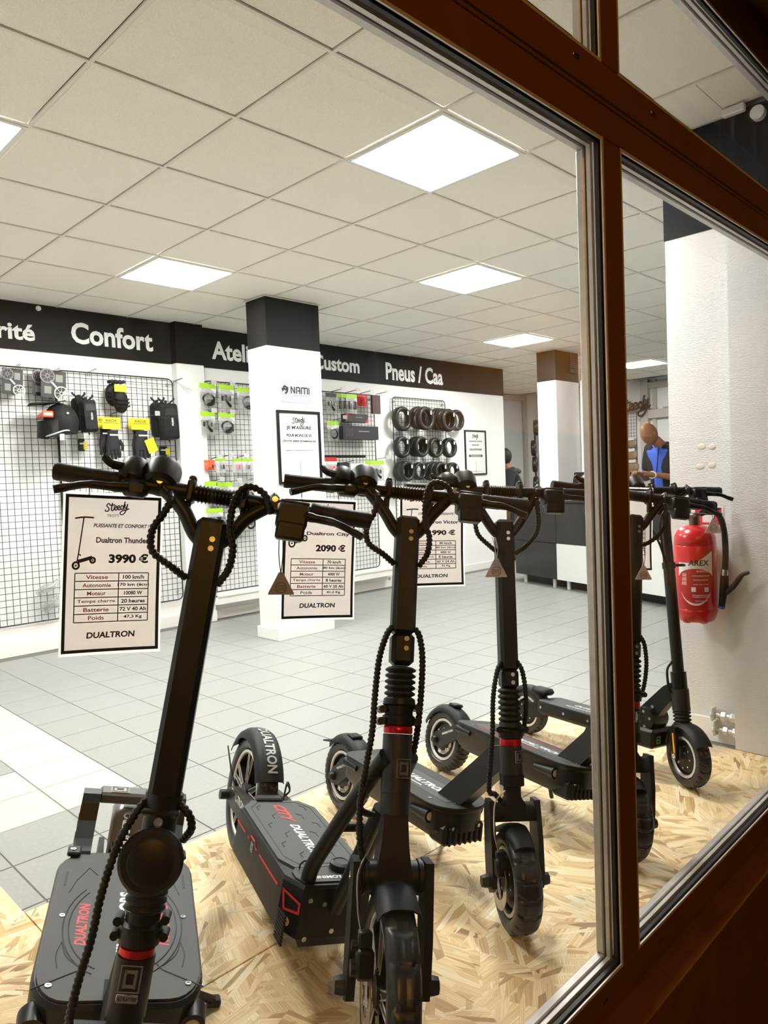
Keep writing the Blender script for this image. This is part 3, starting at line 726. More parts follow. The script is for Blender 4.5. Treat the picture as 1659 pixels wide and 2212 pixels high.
# ------------------------------------------------------------------ A: wide-decked scooter at the left
def scooter_a():
    rake, r, st, Lb, stop, wb = .182, .14, .17, 1.119, 1.072, 1.05
    root = thing('electric_scooter', 'black scooter with the wide grey deck, nearest at the left, behind the 3990 € sign', 'scooter', pose(.43, 1.197, .472, .236, .0287), 'electric scooters in the window')
    Ms, Mw = steer_frames(rake, 0, r, st)
    # deck
    dk = MB(); hw = .166; zt = .238
    top = rounded_poly(hw, .205, .815, .07, .09, .5); mid = rounded_poly(hw+.004, .198, .82, .07, .09, .5); low = rounded_poly(hw-.045, .25, .78, .05, .06, .5)
    dk.loft([[(p[0], p[1], .11) for p in low], [(p[0]*.98, p[1], .15) for p in mid], [(p[0], p[1], zt-.012) for p in mid], [(p[0], p[1], zt-.004) for p in top]])
    deck = dk.build('deck', black, root)
    gm = MB(); gm.prism(rounded_poly(hw-.004, .210, .805, .066, .085, .5), Matrix.Translation((0, 0, zt-.004)), .005); mat_ = gm.build('deck_mat', deckgrey, deck, smooth=False)
    zz = zt+.0012
    gl = MB(); 
    for rad in (.118, .130):
        for (a0, a1) in ((2.35, 4.25), (-1.1, .80)):
            P = [Vector((rad*1.0*math.cos(a), .47+rad*1.55*math.sin(a), zz)) for a in [a0+(a1-a0)*i/24 for i in range(25)]]; gl.tube(P, .0016, 5)
    for s in (-1, 1):
        gl.tube([Vector((s*.165, .245, zz)), Vector((s*.085, .30, zz)), Vector((s*.07, .325, zz))], .0016, 5)
        gl.tube(catmull([(s*.125, .40, zz), (s*.112, .35, zz), (s*.085, .315, zz)], 5), .0014, 5)
        gl.tube(catmull([(s*.125, .40, zz), (s*.132, .355, zz), (s*.125, .31, zz)], 5), .0012, 5)
        gl.tube([Vector((s*.070, .685, zz)), Vector((s*.092, .72, zz)), Vector((s*.118, .655, zz)), Vector((s*.13, .60, zz))], .0014, 5)
    gl.build('groove_lines', blackp, mat_)
    scs = [(s*x, y, zt+.001) for s in (-1, 1) for (x, y) in ((.135, .255), (.135, .50))]+[(-.02, .235, zt+.001), (.03, .235, zt+.001)]
    screws(scs, I4, deck, .0062, (0, 0, 1))
    # prints on the mat, read from the rider's right-hand side
    def arc_text(s, side):
        mb = MB(); 
        put_text(mb, s, 0, 0, .155, .024, I4, .03, .25, 0)
        out = []
        for v in mb.v:
            a = v.x/.20; R_ = .105+ v.y*(1)
            out.append(Vector((side*(R_*math.cos(a)), .44 + side*.20*math.sin(a)*-1*-1, zz)) if side > 0 else Vector((-(.105-v.y)*math.cos(a)+0, .44-.20*math.sin(a), zz)))
        mb.v = out; return mb
    ml = MB(); put_text(ml, 'DUALTRON', 0, 0, .165, .024, deck_print(I4, -.088, .47, zz, PI/2), .03, .2); ml.v = [Vector((v.x-.35*(.0068-(v.y-.47)**2)-.0, v.y, v.z)) for v in ml.v]; ml.build('lettering', redp, mat_, smooth=False)
    ml = MB(); put_text(ml, 'DUALTRON', 0, 0, .165, .024, deck_print(I4, .088, .47, zz, -PI/2), .03, .2); ml.v = [Vector((v.x+.35*(.0068-(v.y-.47)**2), v.y, v.z)) for v in ml.v]; ml.build('lettering', redp, mat_, smooth=False)
    lettering('MINIMOTORS', .27, .034, deck_print(I4, .004, .47, zz, PI/2), whitep, mat_, bold=.04, shear=.1, th=.0004)
    for s in (-1, 1): MB().box((s*.143, .665, zz), (.006, .065, .0006)).build('print_bar', blackp, mat_, smooth=False)
    # corner lamps
    for s in (-1, 1):
        hl = MB(); hl.cyl((s*.150, .205, .185), (s*.150, .245, .190), .026, .030, n=18); h_ = hl.build('corner_lamp', black, deck)
        MB().lathe([(0, .004), (.014, .003), (.016, 0)], (s*.150, .2045, .185), (0, -1, 0), 16).build('lamp_lens', lens_m, h_)
    # rear foot rest: two curved side plates, cross bar, emblem; number plate behind
    fr = MB()
    for s in (-1, 1):
        poly = [(.775, .225), (.80, .245), (.85, .255), (.895, .285), (.915, .325), (.935, .345), (.965, .348), (1.0, .335), (1.01, .31), (.985, .285), (.955, .25), (.93, .215), (.86, .205)]
        fr.prism(poly, Matrix.Translation((s*.120-.024, 0, 0)) @ Matrix(((0, 0, 1, 0), (1, 0, 0, 0), (0, 1, 0, 0), (0, 0, 0, 1))), .048)
        fr.box((s*.137, .795, .246), (.034, .045, .012), .004)
    rest_ = fr.build('foot_rest', black, root, smooth=False)
    cb = MB().box((0, .972, .330), (.200, .060, .032), .007).build('cross_bar', mat('grey_satin', (.10, .10, .10), .45), rest_, smooth=False)
    badge(Matrix.Translation((-.045, .970, .3465)) @ Matrix.Rotation(PI/2, 4, 'Z'), .040, cb)
    for s in (-1, 1):
        for (y, z, L_) in ((.905, .287, .035), (.862, .257, .03)):
            MB().box((s*.1448, y, z), (.0012, .014, L_)).build('reflector_strip', mat('reflector_grey', (.55, .53, .47), .3), rest_, smooth=False)
    screws([(s*.140, .792, .252) for s in (-1, 1)], I4, rest_, .007, (0, 0, 1))
    pl = MB(); fender_band(pl, (0, wb, r), .160, .11, 1.75, 2.62, I4, .004, 10, .016); f_ = pl.build('rear_fender', mat('smoked_plastic', (.22, .22, .21), .25), root)
    lettering('DUALTRON', .13, .024, deck_print(I4, -.012, .90, .268, PI/2) @ Matrix.Rotation(-.55, 4, 'Y'), steel, f_, bold=.03)
    wheel('rear_wheel', root, (0, wb, r), r, .092, I4, 'motor')
    sw = MB()
    for s in (-1, 1): sw.prism([(.76, .19), (.80, .21), (1.06, .165), (1.075, .14), (1.05, .115), (.76, .14)], Matrix.Translation((s*.068-.008, 0, 0)) @ Matrix(((0, 0, 1, 0), (1, 0, 0, 0), (0, 1, 0, 0), (0, 0, 0, 1))), .016)
    sw.build('swing_arm', black, root, smooth=False)
    # neck between deck and column
    nk = MB(); Y2 = Matrix(((0, 0, 1, 0), (1, 0, 0, 0), (0, 1, 0, 0), (0, 0, 0, 1)))
    nk.prism([(.30, .235), (.22, .12), (.17, .14), (.055, .335), (.052, .40), (.085, .425), (.20, .25)], Matrix.Translation((-.030, 0, 0)) @ Y2, .060)
    nk.build('neck', blackm, root, smooth=False)
    # column
    up = upper_column(root, Ms, .545, stop, .058, .052)
    cl = MB(); cl.cyl((0, 0, .535), (0, 0, .56), .034, n=24, M=Ms); cl.cyl((0, 0, .49), (0, 0, .54), .030, n=24, M=Ms); cl.box((0, -.02, .53), (.066, .03, .012), .004, M=Ms)
    jc = cl.build('stem_joint', black, root); screws([(0, -.030, .515)], Ms, jc, .008)
    ln = MB(); ln.lathe([(0, .004), (.050, .002), (.056, -.004), (.055, -.022), (.042, -.040), (.030, -.048)], (0, -.045, .452), (0, -1, .06), 36, Ms); hl = ln.build('headlight', rubber, root)
    MB().lathe([(0, .003), (.036, .003), (.040, .001)], (0, -.0475, .452), (0, -1, .06), 32, Ms).build('headlight_lens', black, hl)
    bellows(.36, .415, .036, 4, Ms).build('bellows', rubber, root, angle=1.2)
    fc = MB(); fc.lathe([(.026, .305), (.036, .31), (.037, .34), (.030, .345), (.030, .362), (.037, .366), (.03, .37)], (0, 0, 0), (0, 0, 1), 26, Ms)
    for (x, z) in ((.040, .352), (-.040, .345), (.042, .325), (-.041, .322)): fc.cyl((x, -.018, z), (x, .018, z), .008, n=10, M=Ms)
    fc.build('folding_clamp', black, root)
    MB().lathe([(.0, .292), (.0305, .292), (.0305, .304), (0, .304)], (0, 0, 0), (0, 0, 1), 28, Ms).build('collar_ring', redan, root)
    hd = MB(); hd.cyl((0, 0, .195), (0, 0, .291), .0335, n=28, M=Ms); hd.cyl((0, 0, .14), (0, 0, .195), .031, n=28, M=Ms); h_ = hd.build('head_tube', black, root)
    badge(front_print(Ms, 0, -.0345, .264), .034, h_); lp = MB().box((0, -.034, .2325), (.036, .0022, .014), .001, M=Ms).build('name_plate', steel, h_); lettering('NO FLAT TIRE', .031, .006, front_print(Ms, 0, -.0352, .2325), blackp, h_, bold=.02)
    # front end
    fk = MB()
    fk.cyl((0, .0, .03), (0, 0, .15), .024, n=18, M=Ms); fk.cyl((-.085, 0, .15), (.085, 0, .15), .03, n=20, M=Ms)
    for s in (-1, 1): fk.prism([(-.02, .17), (.02, .17), (.035, .02), (.02, -.02), (-.02, -.02), (-.03, .02)], Ms @ Matrix.Translation((s*.078-.008, 0, 0)) @ Y2, .016)
    fk.build('fork', black, root, smooth=False)
    wheel('front_wheel', root, (0, 0, r), r, .092, Mw, 'motor', disc=-1)
    top_hoses(root, Ms, Lb, stop)
    hose('cable_hose', [(-.030, -.010, .545), (-.042, -.026, .525), (-.060, -.045, .475), (-.070, -.055, .40), (-.072, -.060, .33), (-.080, -.062, .26), (-.082, -.055, .19), (-.075, -.03, .14)], Ms, root)
    hose('cable_hose', [(.030, -.012, .545), (.050, -.020, .53), (.058, -.012, .505), (.046, .01, .48)], Ms, root)
    handlebar(root, Ms, Lb, .31, stop)
    ks = MB(); ks.tube([(.12, .40, .14), (.19, .43, .10), (.235, .46, .066)], .010, 8); ks.box((.238, .463, .0605), (.034, .03, .018), .004); ks.build('kickstand', black, root)
    return root
scooter_a()

# ------------------------------------------------------------------ B: large-wheeled scooter
def scooter_b():
    rake, e, r, st, Lb, stop, wb = .269, .019, .195, .317, 1.071, 1.008, 1.072
    root = thing('electric_scooter', 'black scooter with big spoked wheels and red lettering on the deck, behind the 2090 € sign', 'scooter', pose(.947, 1.039, .34, .236, .0265), 'electric scooters in the window')
    Ms, Mw = steer_frames(rake, e, r, st); Y2 = Matrix(((0, 0, 1, 0), (1, 0, 0, 0), (0, 1, 0, 0), (0, 0, 0, 1)))
    zt = .262
    def oct_(hw, y0, y1, c): return [(hw, y0+c), (hw, y1-c), (hw-c*.75, y1), (-hw+c*.75, y1), (-hw, y1-c), (-hw, y0+c), (-hw+c*.55, y0), (hw-c*.55, y0)]
    dk = MB(); o0 = oct_(.118, .315, .845, .06); o1 = oct_(.122, .310, .848, .06); o2 = oct_(.098, .33, .82, .05)
    dk.loft([[(p[0], p[1], .105) for p in o2], [(p[0], p[1], .135) for p in o1], [(p[0], p[1], zt-.012) for p in o1], [(p[0], p[1], zt-.004) for p in o0]])
    deck = dk.build('deck', black, root, smooth=False)
    gm = MB(); gm.prism(oct_(.112, .40, .835, .05), Matrix.Translation((0, 0, zt-.004)), .005); mt = gm.build('deck_mat', deckgreen, deck, smooth=False)
    zz = zt+.0012
    gl = MB()
    ins = oct_(.094, .415, .82, .045)
    for a, b in zip(ins, ins[1:]+ins[:1]): gl.cyl((a[0], a[1], zz), (b[0], b[1], zz), .0010, n=5)
    rnd = random.Random(3)
    for s in (-1, 1):
        for k in range(6):
            y = .45+k*.062; x = s*(.045+.03*(k % 2)); L_ = .022
            gl.tube([Vector((x, y, zz)), Vector((x, y+L_, zz)), Vector((x-s*.014, y+L_+.012, zz))], .0013, 5)
    gl.build('groove_lines', blackp, mt)
    lettering('CITY', .125, .036, deck_print(I4, -.004, .735, zz, -PI/2), redp, mt, bold=.035, shear=.35, th=.0005)
    lettering('DUALTRON', .20, .028, deck_print(I4, .0, .555, zz, -PI/2), whitep, mt, bold=.035, shear=.2, th=.0005)
    tp = MB().prism(oct_(.098, .325, .405, .025), Matrix.Translation((0, 0, zt-.006)), .006).build('front_plate', gunmetal, deck, smooth=False)
    lettering('MINIMOTORS', .12, .014, deck_print(I4, 0, .345, zt+.0004, 0), whitep, tp, bold=.03, th=.0004)
    MB().lathe([(.028, 0), (.028, .016), (.020, .020), (.018, .018), (0, .018)], (.035, .39, zt-.002), (0, 0, 1), 24).build('charge_cap', black, deck)
    MB().tube([Vector((-.060+.014*math.cos(a), .395, zt+.004+.014*math.sin(a))) for a in [i*2*PI/18 for i in range(18)]], .0022, 6, closed=True).build('ring_pull', black, deck)
    MB().box((-.02, .842, zt+.004), (.085, .034, .012), .004).build('rear_latch', gunmetal, deck, smooth=False)
    for s in (-1, 1):
        sd = MB()
        for (y0, y1, dz) in ((.40, .56, 0), (.585, .60, 0), (.66, .675, 0), (.70, .79, 0)): sd.box((s*.1225, (y0+y1)/2, .222+dz), (.0018, y1-y0, .005))
        sd.tube([Vector((s*.1225, .60, .222)), Vector((s*.1225, .612, .235)), Vector((s*.1225, .648, .235)), Vector((s*.1225, .66, .222))], .0022, 5)
        sd.build('side_stripe', redp, deck, smooth=False); badge(frame((s*.1232, .63, .212), (0, -s*-1*-1, 0), (0, 0, 1)), .018, deck)
        # corner lamp with red outline on the chamfer
        a = Vector((s*.122, .370, 0)); b = Vector((s*.089, .310, 0)); dmid = (a+b)/2; dirx = (b-a).normalized(); 
        Mf = frame((dmid.x, dmid.y, .19), dirx*(1 if s < 0 else -1), (0, 0, 1))
        fl_ = MB()
        q = [(-.026, .040), (.030, .026), (.030, .004), (-.016, -.002), (-.026, .040)]
        for i in range(4): line(fl_, q[i], q[i+1], .006, Mf, .0025)
        fl_.build('red_outline', redp, deck, smooth=False)
        MB().lathe([(0, .004), (.009, .003), (.011, 0)], Mf @ Vector((-.004, -.028, .001)), Mf.to_3x3() @ Vector((0, 0, 1)), 12).build('lamp_lens', lens_m, deck)
        ribs = MB()
        for i in range(9): ribs.box((s*.1215, .325+.016, .12+i*.008), (.006, .05, .004))
        ribs.build('cooling_rib', black, deck, smooth=False)
    screws([(-.068, .31, .225), (-.068, .31, .135), (.0, .31, .15), (-.03, .31, .215)], I4, deck, .006, (0, -1, 0))
    # rear end
    wheel('rear_wheel', root, (0, wb, r), r, .066, I4, 'spoke', 18)
    fb = MB(); fender_band(fb, (0, wb, r), r+.016, .098, .55, 2.62, I4, .005, 20, .020); fen = fb.build('rear_fender', rubber, root)
    fl2 = MB(); put_text(fl2, 'DUALTRON', 0, 0, .21, .034, I4, .03, 0, .0)
    R_ = r+.0225; fl2.v = [Vector((v.y*1.0, wb+R_*math.cos(2.02+v.x/R_), r+R_*math.sin(2.02+v.x/R_))) for v in fl2.v]
    fl2.build('lettering', mat('worn_silver_print', (.36, .37, .37), .4), fen, smooth=False)
    tlp = MB(); tlp.box((0, wb+.10, r+.175), (.05, .05, .022), .008); tlp.box((0, wb+.15, r+.13), (.055, .02, .03), .006); tlp.build('tail_lamp', black, fen)
    fst = MB()
    for s in (-1, 1): fst.tube([Vector((s*.050, wb, r)), Vector((s*.054, wb+.10, r+.05)), Vector((s*.052, wb+.188, r+.10))], .003, 6)
    fst.build('fender_stay', black, fen)
    sw = MB()
    for s in (-1, 1): sw.prism([(.80, .17), (.80, .245), (.90, .245), (1.05, .228), (1.10, .205), (1.10, .175), (1.04, .165)], Matrix.Translation((s*.064-.011, 0, 0)) @ Y2, .022)
    swo = sw.build('swing_arm', gunmetal, root, smooth=False)
    for s in (-1, 1): lettering('DUALTRON', .15, .024, frame((s*.0758, .97, .215), (0, s, 0), (0, 0, 1)), steel, swo, bold=.03)
    for s in (-1, 1): MB().cyl((s*.074, wb+.005, r-.004), (s*.104, wb+.005, r-.004), .016, n=10).build('axle_nut', black, root)
    for k in range(2): hose('brake_cable', [(.03, .845, .25), (.05, .89, .29+.01*k), (.075, .92, .26), (.06, .96, .22)], I4, root, .003, False)
    # neck: two bent tubes and a gusset
    nk = MB()
    for s in (-1, 1): nk.tube(catmull([(s*.070, .345, .235), (s*.068, .335, .29), (s*.060, .300, .36), (s*.046, .215, .50), (s*.030, .130, .63)], 6), .019, 14)
    nk.tube([(0, .31, .20), (0, .17, .50)], .017, 12)
    nk.cyl((-.05, .27, .415), (.05, .27, .415), .011, n=10)
    nk.build('neck_tube', black, root)
    # column
    upper_column(root, Ms, .72, stop, .056, .050)
    cl = MB(); cl.box((0, 0, .685), (.054, .052, .075), .010, M=Ms); j = cl.build('stem_joint', black, root, smooth=False); screws([(.006, -.026, .708), (.006, -.026, .686)], Ms, j, .0058)
    bellows(.565, .645, .0355, 6, Ms).build('bellows', rubber, root, angle=1.2)
    fc = MB(); fc.lathe([(.028, .512), (.036, .516), (.037, .535), (.032, .538), (.033, .556), (.038, .56), (.036, .572), (.028, .574)], (0, 0, 0), (0, 0, 1), 26, Ms)
    for (x, z) in ((.042, .555), (-.040, .548), (.042, .525), (-.042, .522)): fc.cyl((x, -.02, z), (x, .02, z), .009, n=10, M=Ms)
    fc.build('folding_clamp', black, root)
    MB().lathe([(.0, .497), (.0315, .497), (.033, .500), (.033, .511), (.0315, .513), (0, .513)], (0, 0, 0), (0, 0, 1), 28, Ms).build('collar_ring', redan, root)
    hd = MB(); hd.cyl((0, 0, .372), (0, 0, .496), .0335, n=30, M=Ms); hd.cyl((0, 0, .328), (0, 0, .371), .0325, n=30, M=Ms); h_ = hd.build('head_tube', gunmetal, root)
    badge(front_print(Ms, .010, -.0338, .424) @ Matrix.Rotation(.25, 4, 'Y'), .032, h_)
    # fork, side arms, wheel
    fk = MB(); fk.loft([[(x*a, y*b, s) for (x, y) in ((-1, -1), (1, -1), (1, 1), (-1, 1))] for (s, a, b) in ((.33, .026, .026), (.27, .030, .030), (.20, .040, .034), (.165, .042, .03))], Ms)
    fk.cyl((-.066, 0, .205), (.066, 0, .205), .032, n=24, M=Ms)
    for s in (-1, 1): fk.lathe([(.030, .0), (.036, .003), (.036, .010), (.030, .013)], (s*.052, 0, .205), (s, 0, 0), 22, Ms)
    fk.build('fork', black, root)
    am = MB()
    for s in (-1, 1): am.prism([(-.028, .235), (.030, .240), (.034, .20), (.044, .07), (.040, -.005), (.015, -.030), (-.022, -.022), (-.030, .02), (-.036, .09), (-.030, .20)], Ms @ Matrix.Translation((s*.078-.009, 0, 0)) @ Y2, .018)
    amo = am.build('suspension_arm', blackm, root, smooth=False)
    for s in (-1, 1): MB().lathe([(.020, 0), (.020, .010), (.017, .022), (.0, .022)], (s*.087, 0, 0), (s, 0, 0), 8, Ms).build('axle_nut', black, root)
    screws([(-.088, 0, .205)], Ms, amo, .008, (-1, 0, 0))
    ff = MB(); fender_band(ff, (0, 0, r), r+.012, .092, .85, 1.90, Mw, .004, 12, .020); ff.build('front_fender', rubber, root)
    wheel('front_wheel', root, (0, 0, r), r, .066, Mw, 'spoke', 18, disc=-1)
    cp = MB(); cp.box((-.058, -.055, .055), (.036, .045, .055), .006, M=Ms); cp.box((-.060, -.062, .10), (.028, .03, .03), .004, M=Ms); cp.cyl((-.072, -.05, .045), (-.085, -.05, .045), .016, n=14, M=Ms); cp.cyl((-.072, -.05, .085), (-.085, -.05, .085), .010, n=12, M=Ms)
    cp.build('brake_caliper', black, root)
    hose('brake_cable', [(-.062, -.03, .25), (-.078, -.04, .21), (-.076, -.055, .15), (-.070, -.066, .115)], Ms, root, .0022, False, steel)
    MB().cyl((-.0705, -.066, .118), (-.068, -.068, .092), .0055, n=8, M=Ms).build('cable_barrel', steel, root)
    top_hoses(root, Ms, Lb, stop)
    hose('cable_hose', [(-.026, -.012, .735), (-.040, -.020, .715), (-.056, -.030, .66), (-.062, -.034, .58), (-.064, -.034, .50), (-.072, -.030, .43), (-.080, -.028, .36), (-.078, -.026, .29), (-.066, -.02, .24), (-.04, .0, .215)], Ms, root)
    hose('cable_hose', [(.026, -.012, .735), (.038, -.018, .715), (.046, -.022, .66), (.046, -.014, .56), (.042, .01, .47), (.03, .04, .41)], Ms, root)
    hose('cable_hose', [(-.066, -.020, .40), (-.074, -.03, .375), (-.080, -.022, .35), (-.070, .01, .33), (-.04, .04, .32)], Ms, root)
    handlebar(root, Ms, Lb, .31, stop)
    ks = MB(); ks.tube([(.10, .50, .13), (.155, .53, .09), (.20, .56, .053)], .009, 8); ks.build('kickstand', black, root)
    return root
scooter_b()

# ------------------------------------------------------------------ C and D: mid-size scooters of one build
def scooter_mid(label, X, Y, h, lean, rake, e, r, st, Lb, hw, wb, stop, dk_, redtrim, fentail, hosekind):
    root = thing('electric_scooter', label, 'scooter', pose(X, Y, h, lean, .0207+.027*math.sin(lean)), 'electric scooters in the window')
    Ms, Mw = steer_frames(rake, e, r, st); Y2 = Matrix(((0, 0, 1, 0), (1, 0, 0, 0), (0, 1, 0, 0), (0, 0, 0, 1)))
    y0, y1, zt, w_ = dk_
    dk = MB(); o0 = rounded_poly(w_, y0, y1, w_*.9, w_*.45, .0, 8); o1 = rounded_poly(w_-.006, y0+.012, y1-.004, w_*.85, w_*.4, 0, 8); o2 = rounded_poly(w_-.030, y0+.05, y1-.03, w_*.5, w_*.3, 0, 8)
    dk.loft([[(p[0], p[1], zt-.105) for p in o2], [(p[0], p[1], zt-.075) for p in o1], [(p[0], p[1], zt-.020) for p in o1], [(p[0], p[1], zt-.010) for p in o0], [(p[0], p[1], zt-.004) for p in o0]])
    deck = dk.build('deck', black, root)
    gm = MB().prism(rounded_poly(w_-.001, y0+.002, y1-.001, w_*.89, w_*.44, 0, 8), Matrix.Translation((0, 0, zt-.004)), .004).build('deck_mat', mat('deck_grip_charcoal', (.036, .036, .036), .7, bump=(1500, .5)), deck, smooth=False)
    cs = MB().box((0, (y0+y1)/2, zt+.0003), (w_*.95, (y1-y0)*.80, .0012)).build('centre_strip', deckgrey, deck, smooth=False)
    lettering('DUALTRON', (y1-y0)*.40, .030, deck_print(I4, 0, y0+(y1-y0)*.40, zt+.0010, -PI/2), whitep, cs, bold=.035, shear=.3, th=.0006)
    MB().box((-.030, y0+(y1-y0)*.46, zt+.0012), (.004, (y1-y0)*.2, .0006)).build('print_bar', whitep, cs, smooth=False)
    screws([(s*w_*.72, y, zt) for s in (-1, 1) for y in (y0+.11, y1-.09)]+[(s*.03, y0+.045, zt) for s in (-1, 1)], I4, deck, .005, (0, 0, 1))
    for s in (-1, 1):
        hl = MB(); hl.cyl((s*(w_-.010), y0+.075, zt-.040), (s*(w_-.010), y0+.17, zt-.045), .020, .012, n=16); q = hl.build('side_lamp', black, deck)
        MB().lathe([(0, .004), (.011, .003), (.013, 0)], (s*(w_-.010), y0+.0748, zt-.040), (0, -1, 0), 14).build('lamp_lens', lens_m, q)
        rc = MB(); rc.cyl((s*(w_-.012), y1-.10, zt-.030), (s*(w_-.012), y1-.02, zt-.028), .012, .016, n=14); rc.build('rear_lamp', black, deck)
        if redtrim: MB().box((s*(w_*.60), (y0+y1)/2+.05, zt+.0006), (.003, (y1-y0)*.5, .0012)).build('red_stripe', redp, deck, smooth=False)
    bs = MB().box((0, y0+.06, zt-.085), (w_*1.5, .08, .06), .010).build('battery_bumper', black, deck, smooth=False)
    rb = MB()
    for i in range(7): rb.box((-.06+i*.02, y0+.018, zt-.085), (.008, .010, .052), .002)
    rb.build('cooling_rib', black, deck, smooth=False)
    screws([(s*.05, y0+.019, zt-.062) for s in (-1, 1)], I4, deck, .0055, (0, -1, 0))
    # rear
    wheel('rear_wheel', root, (0, wb, r), r, .070, I4, 'motor', 34, 'block')
    fb = MB(); fender_band(fb, (0, wb, r), r+.016, .084, .75 if fentail else .35, 2.75, I4, .004, 16, .018)
    fen = fb.build('rear_fender', rubber, root)
    if fentail:
        tl = MB(); tl.loft([[(-.040, wb+.085, r+.100), (.040, wb+.085, r+.100), (.038, wb+.085, r+.108), (-.038, wb+.085, r+.108)], [(-.034, wb+.155, r+.085), (.034, wb+.155, r+.085), (.032, wb+.157, r+.090), (-.032, wb+.157, r+.090)]]); tl.build('fender_tip', rubber, fen)
    MB().box((0, wb-.02, r+.148), (.045, .05, .014), .005).build('tail_lamp', black, fen)
    sw = MB()
    for s in (-1, 1): sw.prism([(y1-.05, zt-.045), (y1-.045, zt-.012), (y1+.0, zt-.010), (y1+.035, zt-.03), (wb+.010, r+.030), (wb+.030, r), (wb+.010, r-.028), (wb-.03, r-.024)], Matrix.Translation((s*.056-.008, 0, 0)) @ Y2, .016)
    swo = sw.build('swing_arm', gunmetal, root, smooth=False); screws([(s*.065, y1-.012, zt-.032) for s in (-1, 1)], I4, swo, .010, (-1, 0, 0))
    for s in (-1, 1): lettering('MINIMOTORS', .07, .009, frame((s*.0652, (y1+wb)/2, (zt-.02+r)/2), (0, s, -.5*s*1), (0, .5, 1)), whitep, swo, bold=.03)
    for s in (-1, 1): MB().lathe([(.016, 0), (.016, .010), (.011, .018), (0, .018)], (s*.064, wb, r), (s, 0, 0), 10).build('axle_nut', black, root)
    # hub lettering ring on the visible motor face
    hb = MB(); 
    for i, ch in enumerate('MINIMOTORS'):
        a = PI*1.02+i*.2; Rr = r*.42
        put_text(hb, ch, 0, 0, .006 if ch == 'I' else .012, .014, frame((-.070*.365-.0012, wb+Rr*math.cos(a), r+Rr*math.sin(a)), (0, math.sin(a), -math.cos(a)), (0, math.cos(a), math.sin(a))), .03, 0, .001)
    hb.build('hub_lettering', whitep, root, smooth=False)
    # column stations
    S = hosekind
    upper_column(root, Ms, S['j']+.0, stop, .052, .048)
    j = MB().box((0, 0, S['j']-.020), (.050, .050, .056), .009, M=Ms).build('stem_joint', black, root, smooth=False); screws([(.005, -.025, S['j']-.008), (.005, -.025, S['j']-.030)], Ms, j, .0058)
    bellows(S['b'], S['j']-.046, .032, 6, Ms).build('bellows', rubber, root, angle=1.2)
    fc = MB(); fc.lathe([(.026, S['r']+.010), (.034, S['r']+.013), (.035, S['b']-.022), (.030, S['b']-.018), (.034, S['b']-.012), (.03, S['b'])], (0, 0, 0), (0, 0, 1), 24, Ms)
    for x in (-.038, .040): fc.cyl((x, -.02, S['b']-.02), (x, .02, S['b']-.02), .0085, n=10, M=Ms)
    fc.build('folding_clamp', black, root)
    MB().lathe([(0, S['r']-.009), (.030, S['r']-.009), (.031, S['r']), (.030, S['r']+.009), (0, S['r']+.009)], (0, 0, 0), (0, 0, 1), 26, Ms).build('collar_ring', redan, root)
    hd = MB(); hd.cyl((0, 0, S['t']), (0, 0, S['r']-.010), .0315, n=28, M=Ms); h_ = hd.build('head_tube', gunmetal, root)
    badge(front_print(Ms, .014, -.0295, (S['t']+S['r'])/2+.006) @ Matrix.Rotation(.45, 4, 'Y'), .026, h_)
    # blade-shaped neck
    ty, tz = e+math.sin(rake)*(S['t']+.01), r+math.cos(rake)*(S['t']+.012); by, bz = e+math.sin(rake)*(S['r']-.012), r+math.cos(rake)*(S['r']-.014)
    nk = MB(); nk.prism([(ty+.012, tz), (by+.02, bz), (by+.055, bz-.010), (y0+.135, zt+.004), (y0+.135, zt-.03), (y0+.06, zt-.03)], Matrix.Translation((-.024, 0, 0)) @ Y2, .048)
    nk.build('neck', gunmetal, root, smooth=False)
    # fork crown, arms, fender, wheel
    fk = MB(); fk.loft([[(x*a, y*b, s) for (x, y) in ((-1, -.6), (-.6, -1), (.6, -1), (1, -.6), (1, .6), (.6, 1), (-.6, 1), (-1, .6))] for (s, a, b) in ((S['t'], .030, .030), (S['t']-.030, .030, .030), (S['t']-.032, .021, .022), (S['p']+.04, .021, .022), (S['p']+.01, .040, .028), (S['p']-.02, .044, .026))], Ms)
    fk.cyl((-.058, 0, S['p']), (.058, 0, S['p']), .026, n=22, M=Ms); fk.build('fork', blackm, root)
    am = MB(); p_ = S['p']
    for s in (-1, 1): am.prism([(-.020, p_+.032), (.022, p_+.034), (.036, p_), (.038, p_*.4), (.030, -.010), (.0, -.030), (-.026, -.014), (-.036, .03), (-.034, p_*.6)], Ms @ Matrix.Translation((s*.066-.007, 0, 0)) @ Y2, .014)
    am.build('suspension_arm', black, root, smooth=False)
    for s in (-1, 1): MB().lathe([(.018, 0), (.018, .010), (.015, .022), (0, .022)], (s*.073, 0, 0), (s, 0, 0), 8, Ms).build('axle_nut', black, root)
    ff = MB(); fender_band(ff, (0, 0, r), r+.012, .090, 1.0, 2.12, Mw, .004, 12, .012, -.35); ff.build('front_fender', rubber, root)
    wheel('front_wheel', root, (0, 0, r), r, .072, Mw, 'motor', 18, disc=-1)
    cp = MB(); cp.box((-.052, -.045, .045), (.034, .036, .05), .006, M=Ms); cp.box((-.054, -.050, .078), (.026, .024, .022), .004, M=Ms); cp.build('brake_caliper', black, root)
    hose('brake_cable', [(-.03, -.03, p_+.06), (-.060, -.035, p_+.03), (-.068, -.045, .13), (-.062, -.052, .088)], Ms, root, .0022, False, steel)
    # hoses
    hose('cable_hose', [(-.085, -.020, Lb-.02), (-.095, -.03, stop+.0), (-.088, -.03, stop-.05), (-.05, -.025, stop-.085), (-.024, -.012, stop-.10)], Ms, root, .0075)
